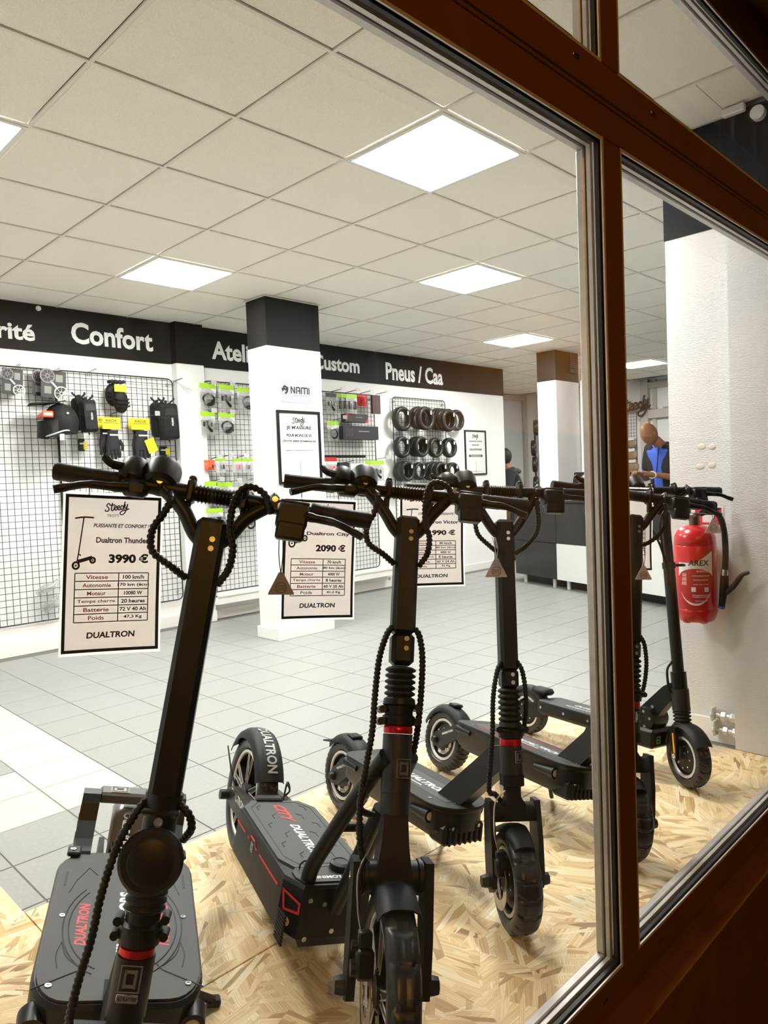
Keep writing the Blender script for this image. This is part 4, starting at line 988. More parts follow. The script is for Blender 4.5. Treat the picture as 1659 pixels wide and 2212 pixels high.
    hose('cable_hose', [(.098, -.022, Lb-.02), (.100, -.03, stop+.0), (.092, -.03, stop-.04), (.06, -.025, stop-.08), (.026, -.012, stop-.105)], Ms, root, .0075)
    J = S['j']
    hose('cable_hose', [(-.022, -.012, J+.03), (-.04, -.022, J+.0), (-.056, -.03, J-.07), (-.062, -.034, J-.16), (-.070, -.032, J-.25), (-.074, -.028, J-.32), (-.055, -.015, p_+.05), (-.035, .0, p_+.03)], Ms, root, .0075)
    hose('cable_hose', [(.022, -.012, J+.03), (.036, -.018, J+.0), (.044, -.018, J-.07), (.042, -.0, J-.15), (.03, .03, J-.20)], Ms, root, .0075)
    handlebar(root, Ms, Lb, hw, stop)
    ks = MB(); ks.tube([(.07, y0+.25, zt-.09), (.11, y0+.27, .09), (.150, y0+.29, .032+.15*(math.sin(lean)-.171))], .008, 8); ks.build('kickstand', black, root)
    return root
scooter_mid('black scooter with a white-lettered deck and red collar, behind the 1990 € sign', 1.562, 1.132, .206, .171, .186, .006, .130, .451, 1.088, .30, .906, 1.000,
            (.205, .800, .252, .105), False, True, dict(j=.555, b=.415, r=.360, t=.275, p=.175))
scooter_mid('black scooter standing right behind the brown mullion, its deck edged in red', 2.073, 1.082, .215, .243, .136, -.014, .125, .442, 1.061, .30, .913, .992,
            (.150, .775, .240, .100), True, False, dict(j=.555, b=.415, r=.360, t=.275, p=.175))

# ------------------------------------------------------------------ E: slim scooter by the extinguisher
def scooter_e():
    rake, e, r, st, Lb, hw, wb, stop = .151, .018, .115, .448, 1.053, .27, .818, 1.005
    root = thing('electric_scooter', 'slim black scooter furthest right, with an amber strip on its fork', 'scooter', pose(2.752, 1.138, .139, .128, .0235), 'electric scooters in the window')
    Ms, Mw = steer_frames(rake, e, r, st); Y2 = Matrix(((0, 0, 1, 0), (1, 0, 0, 0), (0, 1, 0, 0), (0, 0, 0, 1)))
    zt = .185; y0, y1 = .175, .715
    dk = MB(); o0 = rounded_poly(.082, y0, y1, .03, .03, 0, 4); o1 = rounded_poly(.066, y0+.01, y1-.01, .025, .025, 0, 4)
    dk.loft([[(p[0], p[1], zt-.060) for p in o1], [(p[0], p[1], zt-.045) for p in o0], [(p[0], p[1], zt-.003) for p in o0]])
    deck = dk.build('deck', black, root)
    MB().prism(rounded_poly(.078, y0+.004, y1-.004, .028, .028, 0, 4), Matrix.Translation((0, 0, zt-.003)), .004).build('deck_mat', deckgrey, deck, smooth=False)
    lettering('DUALTRON', .20, .022, deck_print(I4, .01, .46, zt+.0012, -PI/2), whitep, deck, bold=.03, shear=.4, th=.0004)
    lettering('MINIMOTORS', .16, .012, deck_print(I4, -.03, .50, zt+.0012, -PI/2), whitep, deck, bold=.03, shear=.4, th=.0004)
    screws([(s*.066, y, zt+.001) for s in (-1, 1) for y in (.25, .45, .65)], I4, deck, .004, (0, 0, 1))
    screws([(-.083, y, zt-.025) for y in (.30, .42, .55, .68)], I4, deck, .006, (-1, 0, 0))
    wheel('rear_wheel', root, (0, wb, .105), .105, .056, I4, 'motor', 26)
    fb = MB(); fender_band(fb, (0, wb, .105), .120, .07, .6, 2.5, I4, .004, 12, .014); fen = fb.build('rear_fender', rubber, root)
    MB().box((0, wb-.075, .215), (.070, .10, .030), .012).build('fender_hump', rubber, fen)
    sw = MB()
    for s in (-1, 1): sw.prism([(.66, zt-.05), (.66, zt-.008), (.72, zt-.005), (wb+.02, .125), (wb+.02, .09), (.72, .10)], Matrix.Translation((s*.045-.006, 0, 0)) @ Y2, .012)
    sw.build('swing_arm', black, root, smooth=False)
    ks = MB(); ks.tube([(.05, .50, .13), (.095, .56, .06), (.112, .585, .020)], .0065, 8); ks.build('kickstand', black, root)
    # battery box, folding disc, neck
    bx = MB(); bx.box((0, .165, .155), (.15, .10, .075), .010); b_ = bx.build('front_box', black, root, smooth=False)
    lg = MB(); 
    for (cx, cz, a, b2) in ((0, .012, .026, .004), (0, -.012, .026, .004), (-.011, 0, .004, .026), (.011, 0, .004, .026), (0, 0, .010, .006)): lg.box((-.035+cx, .1145, .152+cz), (a, .0015, b2))
    lg.build('green_mark', mat('green_print', (.08, .42, .16), .5), b_, smooth=False)
    fd = MB(); fd.cyl((-.055, .175, .225), (.055, .175, .225), .046, n=26); fdo = fd.build('folding_disc', black, root); screws([(-.056, .175+.03*math.cos(a), .225+.03*math.sin(a)) for a in (.3, 1.6, 2.9, 4.4)], I4, fdo, .006, (-1, 0, 0))
    nk = MB(); nk.prism([(.065, .335), (.085, .385), (.115, .365), (.235, .235), (.215, .175), (.16, .20)], Matrix.Translation((-.024, 0, 0)) @ Y2, .048); nk.build('neck', black, root, smooth=False)
    screws([(-.0245, .155, .275)], I4, root, .007, (-1, 0, 0))
    # column: slim upper tube, sleeve, collar
    up = MB(); up.box((0, 0, .86), (.036, .036, stop-.72), .007, M=Ms); u_ = up.build('stem', black, root, smooth=False)
    cl = MB(); cl.cyl((0, 0, .73), (0, 0, .755), .026, n=20, M=Ms); cl.tube(catmull([(.02, -.02, .742), (.045, -.025, .742), (.062, -.012, .742)], 5), .006, 8, M=Ms); cl.build('height_clamp', black, root)
    MB().cyl((0, 0, .32), (0, 0, .73), .0225, n=22, M=Ms).build('lower_tube', black, root)
    MB().cyl((0, 0, .255), (0, 0, .32), .030, n=22, M=Ms).build('collar', black, root)
    MB().cyl((0, 0, .17), (0, 0, .254), .034, n=24, M=Ms).build('head_tube', gunmetal, root)
    bellows(.115, .17, .034, 4, Ms).build('bellows', rubber, root, angle=1.2)
    fk = MB(); fk.box((0, 0, .108), (.078, .05, .022), .007, M=Ms)
    for s in (-1, 1): fk.prism([(-.022, .11), (.022, .11), (.020, .04), (.012, -.012), (-.012, -.012), (-.018, .04)], Ms @ Matrix.Translation((s*.043-.007, 0, 0)) @ Y2, .014)
    f_ = fk.build('fork', black, root, smooth=False)
    for s in (-1, 1): MB().box((s*.0505, -.004, .050), (.002, .009, .075), .001, M=Ms).build('amber_strip', amber, f_, smooth=False)
    screws([(s*.05, 0, 0) for s in (-1,)], Ms, f_, .010, (-1, 0, 0))
    ff = MB(); fender_band(ff, (0, 0, r), r+.010, .066, .2, 2.55, Mw, .004, 16, .010, .15); ff.build('front_fender', rubber, root)
    wheel('front_wheel', root, (0, 0, r), r, .056, Mw, 'motor', 26)
    handlebar(root, Ms, Lb, hw, stop, spring=False)
    hose('brake_cable', [(-.10, -.03, Lb-.02), (-.12, -.05, .98), (-.10, -.05, .90), (-.06, -.045, .82), (-.03, -.03, .73), (-.028, -.026, .66)], Ms, root, .0045, False)
    hose('brake_cable', [(.09, -.03, Lb-.02), (.06, -.05, 1.02), (.0, -.05, .99), (-.05, -.05, .93), (-.05, -.04, .84), (-.03, -.03, .75)], Ms, root, .004, False)
    hose('brake_cable', [(-.03, -.010, .36), (-.055, -.012, .33), (-.055, -.01, .27), (-.035, .01, .24)], Ms, root, .005, False)
    return root
scooter_e()
# ================================================================== price signs hanging on the handlebars
def hanging_sign(label, tl, tr, bl, dl, dr, tagline, title, price, rows, kind, curl=.006):
    A, B, C = at_depth(*tl, dl), at_depth(*tr, dr), at_depth(*bl, dl)
    W, H = (B-A).length, (C-A).length
    M = frame((A+B)/2+(C-A)/2, B-A, A-C)
    t = thing('price_sign', label, 'sign', M, 'laminated price signs on the scooters')
    bz = lambda x, y, z: (x, y, z + curl*((x/W*2)**2 - .35) + curl*1.2*max(0, -(y/H*2))**2)
    def U(u, v): return (u-.5)*W, (.5-v)*H
    def sheet(hx, hy, z0, z1):
        mb = MB(); n, m = 12, 14; vs_ = []
        for k in (z0, z1):
            for j in range(m+1):
                for i in range(n+1): vs_.append(bz(-hx+2*hx*i/n, -hy+2*hy*j/m, k))
        q = (n+1)*(m+1); fs = []
        for j in range(m):
            for i in range(n):
                a = j*(n+1)+i; fs.append([a, a+n+1, a+n+2, a+1]); fs.append([q+a, q+a+1, q+a+n+2, q+a+n+1])
        for i in range(n): fs.append([i, i+1, q+i+1, q+i]); b = m*(n+1); fs.append([b+i, q+b+i, q+b+i+1, b+i+1])
        for j in range(m): a = j*(n+1); fs.append([a, q+a, q+a+n+1, a+n+1]); b = a+n; fs.append([b, b+n+1, q+b+n+1, q+b])
        return mb.add(vs_, fs)
    sheet(W/2, H/2, -.0006, 0).build('laminate_pouch', pouch, t, smooth=False)
    pp = sheet(W/2*.955, H/2*.965, .0001, .0005).build('printed_paper', signpaper, t, smooth=False)
    Z = .0012
    bd = MB()
    hx, hy, th = W/2*.955, H/2*.965, W*.032
    def strip(x0, y0, x1, y1, wd):
        n = 14
        dx, dy = x1-x0, y1-y0; L_ = math.hypot(dx, dy); nx, ny = -dy/L_*wd/2, dx/L_*wd/2; vs_ = []
        for i in range(n+1):
            x, y = x0+dx*i/n, y0+dy*i/n; vs_ += [bz(x+nx, y+ny, Z), bz(x-nx, y-ny, Z)]
        bd.add(vs_, [(2*i, 2*i+1, 2*i+3, 2*i+2) for i in range(n)])
    for (x0, y0, x1, y1) in ((-hx, hy-th/2, hx, hy-th/2), (-hx, -hy+th/2, hx, -hy+th/2), (-hx+th/2, -hy, -hx+th/2, hy), (hx-th/2, -hy, hx-th/2, hy)): strip(x0, y0, x1, y1, th)
    bd.build('black_border', blackp, t, smooth=False)
    def tx(s, u, v, w_, h, m_, nm='lettering', bold=.03, shear=0.0):
        mb = MB(); x, y = U(u, v); put_text(mb, s, x, y, w_*W, h*H, None, bold, shear, Z, bz); return mb.build(nm, m_, t, smooth=False)
    lg = MB(); x, y = U(.53, .095); script_logo(lg, x, y, W*.24, None, .05, Z); lg.v = [Vector(bz(v.x, v.y, v.z)) for v in lg.v]; lg.build('logo', blackp, t, smooth=False)
    tx('TROTT', .49, .142, .12, .016, blackp, 'logo_lettering', .01)
    if tagline: tx(tagline, .58, .205, .56, .024, blackp, shear=.2)
    if title: tx(title, .62, .295, .58, .036, blackp)
    tx(price, .66, .410, .40, .060, blackp, bold=.045)
    tb = MB(); bd2 = bd; y0, y1 = .500, .800; x0, x1, xm = .135, .865, .565
    def ln(u0, v0, u1, v1, wd=.010):
        a = U(u0, v0); b = U(u1, v1); n = 10; vs_ = []; dx, dy = b[0]-a[0], b[1]-a[1]; L_ = math.hypot(dx, dy); nx, ny = -dy/L_*wd*W/2, dx/L_*wd*W/2
        for i in range(n+1): vs_ += [bz(a[0]+dx*i/n+nx, a[1]+dy*i/n+ny, Z), bz(a[0]+dx*i/n-nx, a[1]+dy*i/n-ny, Z)]
        tb.add(vs_, [(2*i, 2*i+1, 2*i+3, 2*i+2) for i in range(n)])
    for k in range(7): v = y0+(y1-y0)*k/6; ln(x0, v, x1, v)
    for u in (x0, xm, x1): ln(u, y0, u, y1)
    tb.build('table_lines', blackp, t, smooth=False)
    names = ('Vitesse', 'Autonomie', 'Moteur', 'Temps charge', 'Batterie', 'Poids')
    red2 = mat('faded_red_print', (.42, .07, .065), .5)
    for k in range(6):
        v = y0+(y1-y0)*(k+.5)/6
        tx(names[k], (x0+xm)/2, v, .031*len(names[k]), .025, red2, bold=.02); tx(rows[k], (xm+x1)/2, v, .0265*len(rows[k]), .025, blackp, bold=.03)
    tx('DUALTRON', .50, .880, .48, .038, blackp, 'logo_lettering', .035, .1)
    # little drawing of the scooter
    dr_ = MB(); bw, bh = W*.23, H*.36; ox, oy = U(.09, .50) if kind == 'tall' else U(.09, .44)
    def q(a, b): return (ox+a*bw, oy+b*bh)
    s_ = 1.0 if kind == 'tall' else 1.0
    for (cx, cy, r_) in ((.22, .13, .13), (.92, .22, .10)) if kind == 'tall' else ((.2, .18, .17), (.95, .30, .12)):
        c0 = q(cx, cy); P = [(c0[0]+r_*bw*math.cos(a), c0[1]+r_*bw*1.15*math.sin(a)) for a in [i*2*PI/16 for i in range(17)]]; ribbon(dr_, P, bw*.09, None, Z, 2)
        ribbon(dr_, [(c0[0]-r_*bw*.3, c0[1]), (c0[0]+r_*bw*.3, c0[1])], bw*.08, None, Z, 1)
    ribbon(dr_, [q(.3, .2), q(.5, .22), q(.9, .27)], bw*.16, None, Z, 3)
    if kind == 'tall':
        ribbon(dr_, [q(.25, .17), q(.33, .38), q(.47, .86), q(.50, .95)], bw*.055, None, Z, 3); ribbon(dr_, [q(.12, .93), q(.5, .955), q(.92, .95)], bw*.07, None, Z, 3); ribbon(dr_, [q(.3, .33), q(.42, .30)], bw*.06, None, Z, 2)
    dr_.v = [Vector(bz(v.x, v.y, v.z)) for v in dr_.v]
    dr_.build('scooter_drawing', mat('brown_black_print', (.035, .025, .022), .5), t, smooth=False)
    # two thin wires up to the bar
    wr = MB()
    for s in (-.25, .25): wr.cyl((s*W, H*.47, -.001), (s*W, H*.5+.03, -.006), .0012, n=5)
    wr.build('hanging_wire', black, t)
    return t
hanging_sign('laminated price sign reading 3990 €, largest, at the left', (120, 1060), (338, 1070), (141, 1417), 1.45, 1.55, 'PUISSANTE ET CONFORT !', 'Dualtron Thunder 2', '3990 €', ('100 km/h', '170 km (éco)', '10080 W', '20 heures', '72 V 40 Ah', '47,3 Kg'), 'tall')
hanging_sign('laminated price sign reading 2090 €, in front of the white column', (607, 1072), (767, 1080), (605, 1341), 1.86, 1.95, None, 'Dualtron City', '2090 €', ('70 km/h', '80 km (éco)', '4000 W', '8 heures', '60 V 20 Ah', '41,2 Kg'), 'low')
hanging_sign('laminated price sign reading 1990 €, half hidden behind a steering column', (858, 1068), (1000, 1070), (862, 1270), 2.28, 2.36, 'COMPACTE ET PUISSANTE !', 'Dualtron Victor', '1990 €', ('80 km/h', '80 km (éco)', '4000 W', '8 heures', '60 V 24 Ah', '32 Kg'), 'tall')
hanging_sign('laminated price sign just right of the brown mullion, mostly hidden', (1292, 1050), (1409, 1054), (1290, 1236), 2.60, 2.68, None, None, '1090 €', ('55 km/h', '45 km', '1450 W', '6 heures', '52 V 20,4 Ah', '23 Kg'), 'tall')

# ---- small triangular tags on strings
kraft = mat('grey_kraft_card', (.33, .28, .25), .6)
def hang_tag(label, cx, cy, depth, hook, size=.036, m=None, light=False):
    c = at_depth(cx, cy, depth); hk = at_depth(hook[0], hook[1], depth)
    t = thing('hang_tag', label, 'tag', frame(c, rgt, (0, 0, 1)), 'triangular tags on strings')
    Minv = t.matrix_world.inverted(); s = size
    P = [(-s*.62, -s*.5), (s*.62, -s*.5), (s*.56*1.1, -s*.42), (s*.10, s*.58), (-s*.10, s*.58), (-s*.56*1.1, -s*.42)]
    bd = MB().prism(P, I4, .0016).build('card', m or kraft, t, smooth=False)
    pr = MB(); ribbon(pr, [(s*.26*math.cos(a), -s*.16+s*.26*math.sin(a)) for a in [i*2*PI/14 for i in range(15)]], s*.03, I4, .0019, 1)
    for k in range(4): line(pr, (-s*.2, -s*.06-k*s*.07), (s*.2, -s*.06-k*s*.07), s*.025, I4, .0019)
    pr.build('print', mat('brown_print', (.14, .07, .045), .6), bd, smooth=False)
    h = Minv @ hk; st_ = MB()
    for d in (-.004, .004): st_.tube(catmull([(0, s*.50, .001), (d, (s*.5+h.y)/2, 0), (h.x+d, h.y, h.z)], 6), .0011, 5)
    st_.build('string', black if not light else whitep, t)
    return t
MWm = {}
hang_tag('grey triangular tag hanging beside the 2090 € sign', 607, 1262, 1.52, (607, 1163), .044)
hang_tag('triangular tag on a white string at the 1990 € scooter', 1072, 1228, 2.08, (1066, 1160), .050, mat('pale_card', (.50, .47, .45), .6), True)
hang_tag('triangular tag hanging just right of the brown mullion', 1390, 1238, 2.40, (1388, 1180), .044, mat('pale_card', (.5, .47, .45), .6))
hang_tag('white triangular tag in front of the fire extinguisher valve', 1541, 1137, 2.72, (1541, 1108), .052, mat('white_card', (.75, .70, .66), .5))

# ================================================================== back wall display
def rect_px(x0, y0, x1, y1, off):
    """pixel box on the plane `off` in front of the back wall -> centre x, centre z, width, height"""
    Y = YB-off; a = on_y(x0, (y0+y1)/2, Y); b = on_y(x1, (y0+y1)/2, Y); t = on_y((x0+x1)/2, y0, Y); c = on_y((x0+x1)/2, y1, Y)
    return (a.x+b.x)/2, (t.z+c.z)/2, b.x-a.x, t.z-c.z
def grid_panel(x0, x1, z0, z1, label):
    t = thing('grid_panel', label, 'wire grid', Matrix.Translation(((x0+x1)/2, YB-.03, z0)), 'black wire display grids')
    w_, h = x1-x0, z1-z0; r_ = .05; P = []
    for (cx, cz, a0) in ((w_/2-r_, h-r_, 0), (-w_/2+r_, h-r_, PI/2), (-w_/2+r_, r_, PI), (w_/2-r_, r_, 1.5*PI)):
        for i in range(5): a = a0+PI/2*i/4; P.append((cx+r_*math.cos(a), 0, cz+r_*math.sin(a)))
    MB().tube(P, .0055, 8, closed=True).build('grid_frame', wire_m, t)
    wr = MB(); n = round(w_/.05); m = round(h/.05)
    for i in range(1, n): x = -w_/2+w_*i/n; wr.cyl((x, .003, .003), (x, .003, h-.003), .0024, n=5)
    for j in range(1, m): z = h*j/m; wr.cyl((-w_/2, -.003, z), (w_/2, -.003, z), .0024, n=5)
    wo = wr.build('wire_mesh', wire_m, t); wo['kind'] = 'stuff'
    for (sx, sz) in ((-1, h-.05), (1, h-.05), (-1, .08), (1, .08), (-1, h*.6), (1, h*.6)): MB().cyl((sx*(w_/2-.04), .008, sz), (sx*(w_/2-.04), .030, sz), .016, n=12).build('wall_clip', mat('clear_clip', (.7, .72, .72), .2), t)
    return t
grid_panel(1.265, 2.285, .245, 2.245, 'wire grid panel at the left edge under the first banner word')
grid_panel(2.295, 3.325, .245, 2.245, 'wire grid panel with the helmet and gloves, left of the wall pilaster')
grid_panel(3.64, 4.62, .26, 2.255, 'wire grid panel with lime-topped pouches, left of the near column')
grid_panel(4.85, 5.87, .26, 2.245, 'wire grid panel with black boxes, right of the near column')
grid_panel(6.18, 7.145, .26, 2.245, 'wire grid panel with the rows of tyres')

def hook(x, z, off, label, holder=True):
    t = thing('display_hook', label, 'hook', Matrix.Translation((x, YB-.035, z)), 'wire display hooks')
    m_ = MB()
    for s in (-.008, .008): m_.tube([(s, 0, -.03), (s, 0, .006), (s, -off*.3, .008), (s*.6, -off-.03, .016), (0, -off-.04, .022)], .0022, 5)
    m_.build('wire', wire_m, t)
    if holder: MB().box((0, -off-.046, .018), (.058, .0025, .040)).build('label_holder', clearp, t, smooth=False)
    return t
def pouch_item(box, off, label, header, content, group='packaged parts on the wire grids', front=None, white=.16):
    cx, cz, w_, h = rect_px(*box, off)
    t = thing('parts_pouch', label, 'pouch', Matrix.Translation((cx, YB-off, cz)), group)
    hh = h*.20
    MB().box((0, 0, h/2-hh/2), (w_, .004, hh), .001).build('header_card', header, t, smooth=False)
    if white: MB().box((0, -.0015, h/2-hh-h*white/2), (w_, .004, h*white), .0005).build('white_label', paper, t, smooth=False)
    hb = h-hh
    bag = MB(); n = 7; secs = []
    for k in range(n+1):
        u = k/n; z = h/2-hh-hb*u; d = .006+.022*math.sin(PI*min(1, u*1.05))**.8
        secs.append([(-w_/2*(.97+.03*math.sin(7*u)), 0, z), (-w_*.25, -d, z), (w_*.1, -d*.85, z), (w_/2*(.96+.04*math.cos(5*u)), 0, z), (w_*.2, .006, z), (-w_*.25, .006, z)])
    bag.loft(secs); bag.build('plastic_bag', content[1] if len(content) > 1 else clearp, t, angle=.3)
    cm = MB(); rnd = random.Random(hash_(label)); k = content[0]
    zb = -h*.14
    if k == 'coil':
        R_ = min(w_, hb)*.34; P = [((R_+.008*math.sin(3*a))*math.cos(a), -.012+.004*math.sin(2*a), zb+(R_*.9)*math.sin(a)) for a in [i*.35 for i in range(44)]]
        cm.tube(P, .010, 6); cm.box((w_*.1, -.012, zb-.02), (w_*.5, .018, h*.2), .003)
    elif k == 'lever':
        cm.tube(catmull([(-w_*.1, -.012, zb+h*.22), (-w_*.16, -.014, zb+.02), (w_*.0, -.014, zb-h*.08), (w_*.2, -.012, zb-h*.2)], 6), .014, 7); cm.box((-w_*.08, -.012, zb+h*.10), (w_*.6, .018, h*.2), .004)
    elif k == 'chip':
        cm.box((0, -.018, zb+h*.04), (w_*.5, .006, h*.3), .002)
    elif k == 'ring':
        cm.tube([(w_*.26*math.cos(a), -.014, zb+w_*.26*math.sin(a)) for a in [i*2*PI/18 for i in range(18)]], .010, 7, closed=True); cm.cyl((0, -.008, zb), (0, -.02, zb), w_*.1, n=12)
    elif k == 'pads':
        for s in (-1, 1): cm.box((s*w_*.2, -.016, zb+.01), (w_*.3, .010, h*.42), .003)
    else:
        cm.box((0, -.012, zb), (w_*.6, .014, h*.34), .004)
    cm.build('contents', front or black, t)
    return t
def hash_(s): return sum((i+1)*ord(c) for i, c in enumerate(s)) % 100003

# brake disc packs
def disc_pack(box, off, label):
    cx, cz, w_, h = rect_px(*box, off)
    t = thing('brake_disc_pack', label, 'package', Matrix.Translation((cx, YB-off, cz)) @ Matrix.Rotation(.06, 4, 'Y'), 'brake disc packs on the grid')
    s = min(w_, h); hw, hh = w_/2, h/2
    MB().prism([(-hw, -hh*.9), (-hw*.9, -hh), (hw*.35, -hh), (hw, -hh*.3), (hw, hh*.95), (hw*.95, hh), (-hw*.95, hh), (-hw, hh*.95)], wall_frame((0, 0, 0)), .004).build('card', blackcard, t, smooth=False)
    w2 = MB()
    for (u, v) in ((.45, .45), (-.45, -.45)): w2.box((u*hw, -.0046, v*hh), (w_*.28, .001, h*.26))
    w2.build('blister_window', mat('dim_window', (.24, .24, .22), .3), t, smooth=False)
    def rotor(u, v, m_, y):
        d = MB(); c = Vector((u*hw, y, v*hh)); R_ = s*.30
        d.lathe([(R_*.82, -.001), (R_, -.001), (R_, .001), (R_*.82, .001)], c, (0, 1, 0), 26, closed=True); d.lathe([(R_*.16, -.001), (R_*.3, -.001), (R_*.3, .001), (R_*.16, .001)], c, (0, 1, 0), 18, closed=True)
        for q in range(8):
            a = q*PI/4; Mx = frame(c, (math.cos(a), 0, math.sin(a)), (0, 1, 0)); d.box((R_*.56, 0, 0), (R_*.62, .0015, R_*.07), M=Mx)
        d.build('disc', m_, t, smooth=False)
    rotor(.62, -.62, steel, -.008); rotor(-.5, .55, mat('printed_disc', (.22, .20, .21), .5), -.0055)
    MB().box((0, 0, 0), (w_*.34, h*.06, .0008), M=wall_frame((0, -.0045, 0)) @ Matrix.Rotation(-.8, 4, 'Z')).build('print_bar', whitep, t, smooth=False)
    return t
disc_pack((4, 796, 49, 853), .10, 'brake disc pack with a silver rotor, leftmost at the top of the grid')
disc_pack((70, 803, 118, 856), .07, 'brake disc pack behind another, above the helmet')
disc_pack((88, 800, 142, 860), .13, 'brake disc pack in front of another, above the helmet')
hook(on_y(36, 795, YB-.03).x, on_y(36, 793, YB-.03).z, .10, 'wire hook holding the leftmost brake disc pack')
hook(on_y(118, 805, YB-.03).x, on_y(118, 803, YB-.03).z, .13, 'wire hook holding the two brake disc packs')

# helmet
def helmet():
    cx, cz, w_, h = rect_px(72, 868, 170, 948, .22)
    t = thing('helmet', 'matt black full-face helmet with a red strap, on the left grid', 'helmet', Matrix.Translation((cx, YB-.22, cz-h*.46)) @ Matrix.Rotation(math.radians(-4), 4, 'Z'))
    W = w_*.86
    sh = MB(); n = 20; secs = []
    # shell: x forward is towards the left of the picture (-x)
    for i in range(13):
        u = i/12; z = h*.10+h*.82*u
        k = math.sqrt(max(0, 1-((u-.35)/.66)**2)) if u > .35 else 1-.10*(.35-u)/.35
        rx, ry = W*.46*k, .125*k
        secs.append([(W*.10+rx*math.cos(a)*(1.0 if math.cos(a) > 0 else .92), ry*math.sin(a), z) for a in [2*PI*j/n for j in range(n)]])
    sh.loft(secs); s_ = sh.build('shell', blackm, t)
    ch = MB()
    P = lambda a, z, o: (W*.06-(W*.56+o)*math.cos(a), .122*math.sin(a)*1.06, z)
    ch.loft([[P(a, -h*.02, 0), P(a, h*.42, -.01), P(a, h*.44, -.03), P(a, .0, -.03)] for a in [-1.25+2.5*i/14 for i in range(15)]]); ch.build('chin_bar', black, t)
    MB().loft([[(-W*.28, y, h*.80+.02*math.cos(y*9)), (-W*.28, y, h*.80+.012), (W*.15, y*1.05, h*.98), (W*.15, y*1.05, h*.965)] for y in [-.085+.17*i/8 for i in range(9)]]).build('peak_mount', black, t)
    pk = MB(); pk.loft([[(W*.18, y*.95, h*.99-.6*y*y), (-W*.20, y, h*.93-.8*y*y), (-W*.62, y*.9, h*.90-1.2*y*y), (-W*.62, y*.9, h*.885-1.2*y*y), (-W*.20, y, h*.912-.8*y*y), (W*.18, y*.95, h*.975-.6*y*y)] for y in [-.09+.18*i/10 for i in range(11)]]); pk.build('peak', blackm, t)
    MB().box((-W*.40, -.02, h*.56), (.02, .20, .035), .01).build('goggle_strap', orange, t, smooth=False)
    lb = MB().box((-W*.33, -.118, h*.58), (W*.28, .02, h*.17), .008).build('red_goggle_label', orange, t, smooth=False); MB().box((0, 0, 0), (W*.20, h*.06, .0008), M=wall_frame((-W*.33, -.1285, h*.58))).build('print_bar', whitep, lb, smooth=False)
    MB().tube(catmull([(W*.40, -.06, h*.14), (W*.1, -.122, h*.16), (-W*.2, -.118, h*.06), (-W*.36, -.08, h*.0)], 6), .006, 6).build('silver_trim', silver, t)
    MB().box((W*.0, -.115, -h*.02), (.035, .004, .05), .004).build('paper_tag', paper, t, smooth=False)
    MB().cyl((W*.16, -.118, h*.62), (W*.16, -.126, h*.62), .010, n=12).build('peak_screw', steel, t)
    sp = MB()
    for q in (-.06, .05): sp.tube([(W*q, .15, h*.02), (W*q, .0, h*.04), (W*q, -.10, h*.04)], .003, 5)
    sp.build('support_wire', wire_m, t)
helmet()

# hard-shell stem bags
def stem_bag(box, off, label):
    cx, cz, w_, h = rect_px(*box, off)
    t = thing('stem_bag', label, 'bag', Matrix.Translation((cx, YB-off, cz)) @ Matrix.Rotation(-.05, 4, 'Y'), 'hard-shell stem bags')
    hb = h*.82; zc = -h*.09; secs = []
    for (y, k) in ((.03, .92), (.0, 1.0), (-.05, 1.0), (-.072, .84)):
        q = rounded_poly(w_*.40*k, -hb/2*k, hb/2*k, w_*.14, w_*.14, 0, 4); secs.append([(p[0], y, zc+p[1]) for p in q])
    b = MB().loft(secs).build('shell', blackm, t, angle=.5)
    MB().prism([(-w_*.22, hb*.36), (w_*.22, hb*.36), (w_*.28, hb*.16), (-w_*.28, hb*.16)], wall_frame((0, -.071, zc)), .004).build('raised_panel', gunmetal, b, smooth=False)
    MB().prism([(-w_*.22, -hb*.40), (w_*.22, -hb*.40), (w_*.12, -hb*.24), (-w_*.12, -hb*.24)], wall_frame((0, -.071, zc)), .004).build('raised_panel', black, b, smooth=False)
    lettering('WILDMAN', hb*.22, w_*.10, wall_frame((w_*.05, -.0735, zc-hb*.02)) @ Matrix.Rotation(PI/2, 4, 'Z'), whitep, b, bold=.02)
    sp = MB()
    for s in (-1, 1): sp.tube(catmull([(s*w_*.12, 0, zc+hb*.48), (s*w_*.20, -.02, zc+hb*.55), (s*w_*.34, -.02, zc+hb*.62), (s*w_*.36, -.01, zc+hb*.66)], 5), .009, 6)
    sp.tube([(0, .0, zc+hb*.5), (0, .0, zc+hb*.6)], .012, 6); sp.tube([(0, .0, zc-hb*.5), (.0, -.01, zc-hb*.57)], .006, 6)
    sp.build('strap', fabric, t)
    return t
stem_bag((153, 845, 190, 930), .08, 'black hard-shell bag behind another, right of the helmet')
stem_bag((168, 850, 207, 934), .20, 'black hard-shell bag in front of another, right of the helmet')
stem_bag((323, 855, 361, 945), .08, 'black hard-shell bag behind another, at the top right of the glove grid')
stem_bag((338, 856, 383, 950), .20, 'black hard-shell bag in front of another, at the top right of the glove grid')
hook(on_y(190, 808, YB-.03).x, on_y(190, 806, YB-.03).z, .18, 'long wire hook above the bags beside the helmet')
hook(on_y(372, 826, YB-.03).x, on_y(372, 826, YB-.03).z, .18, 'long wire hook above the bags at the top right of the glove grid')

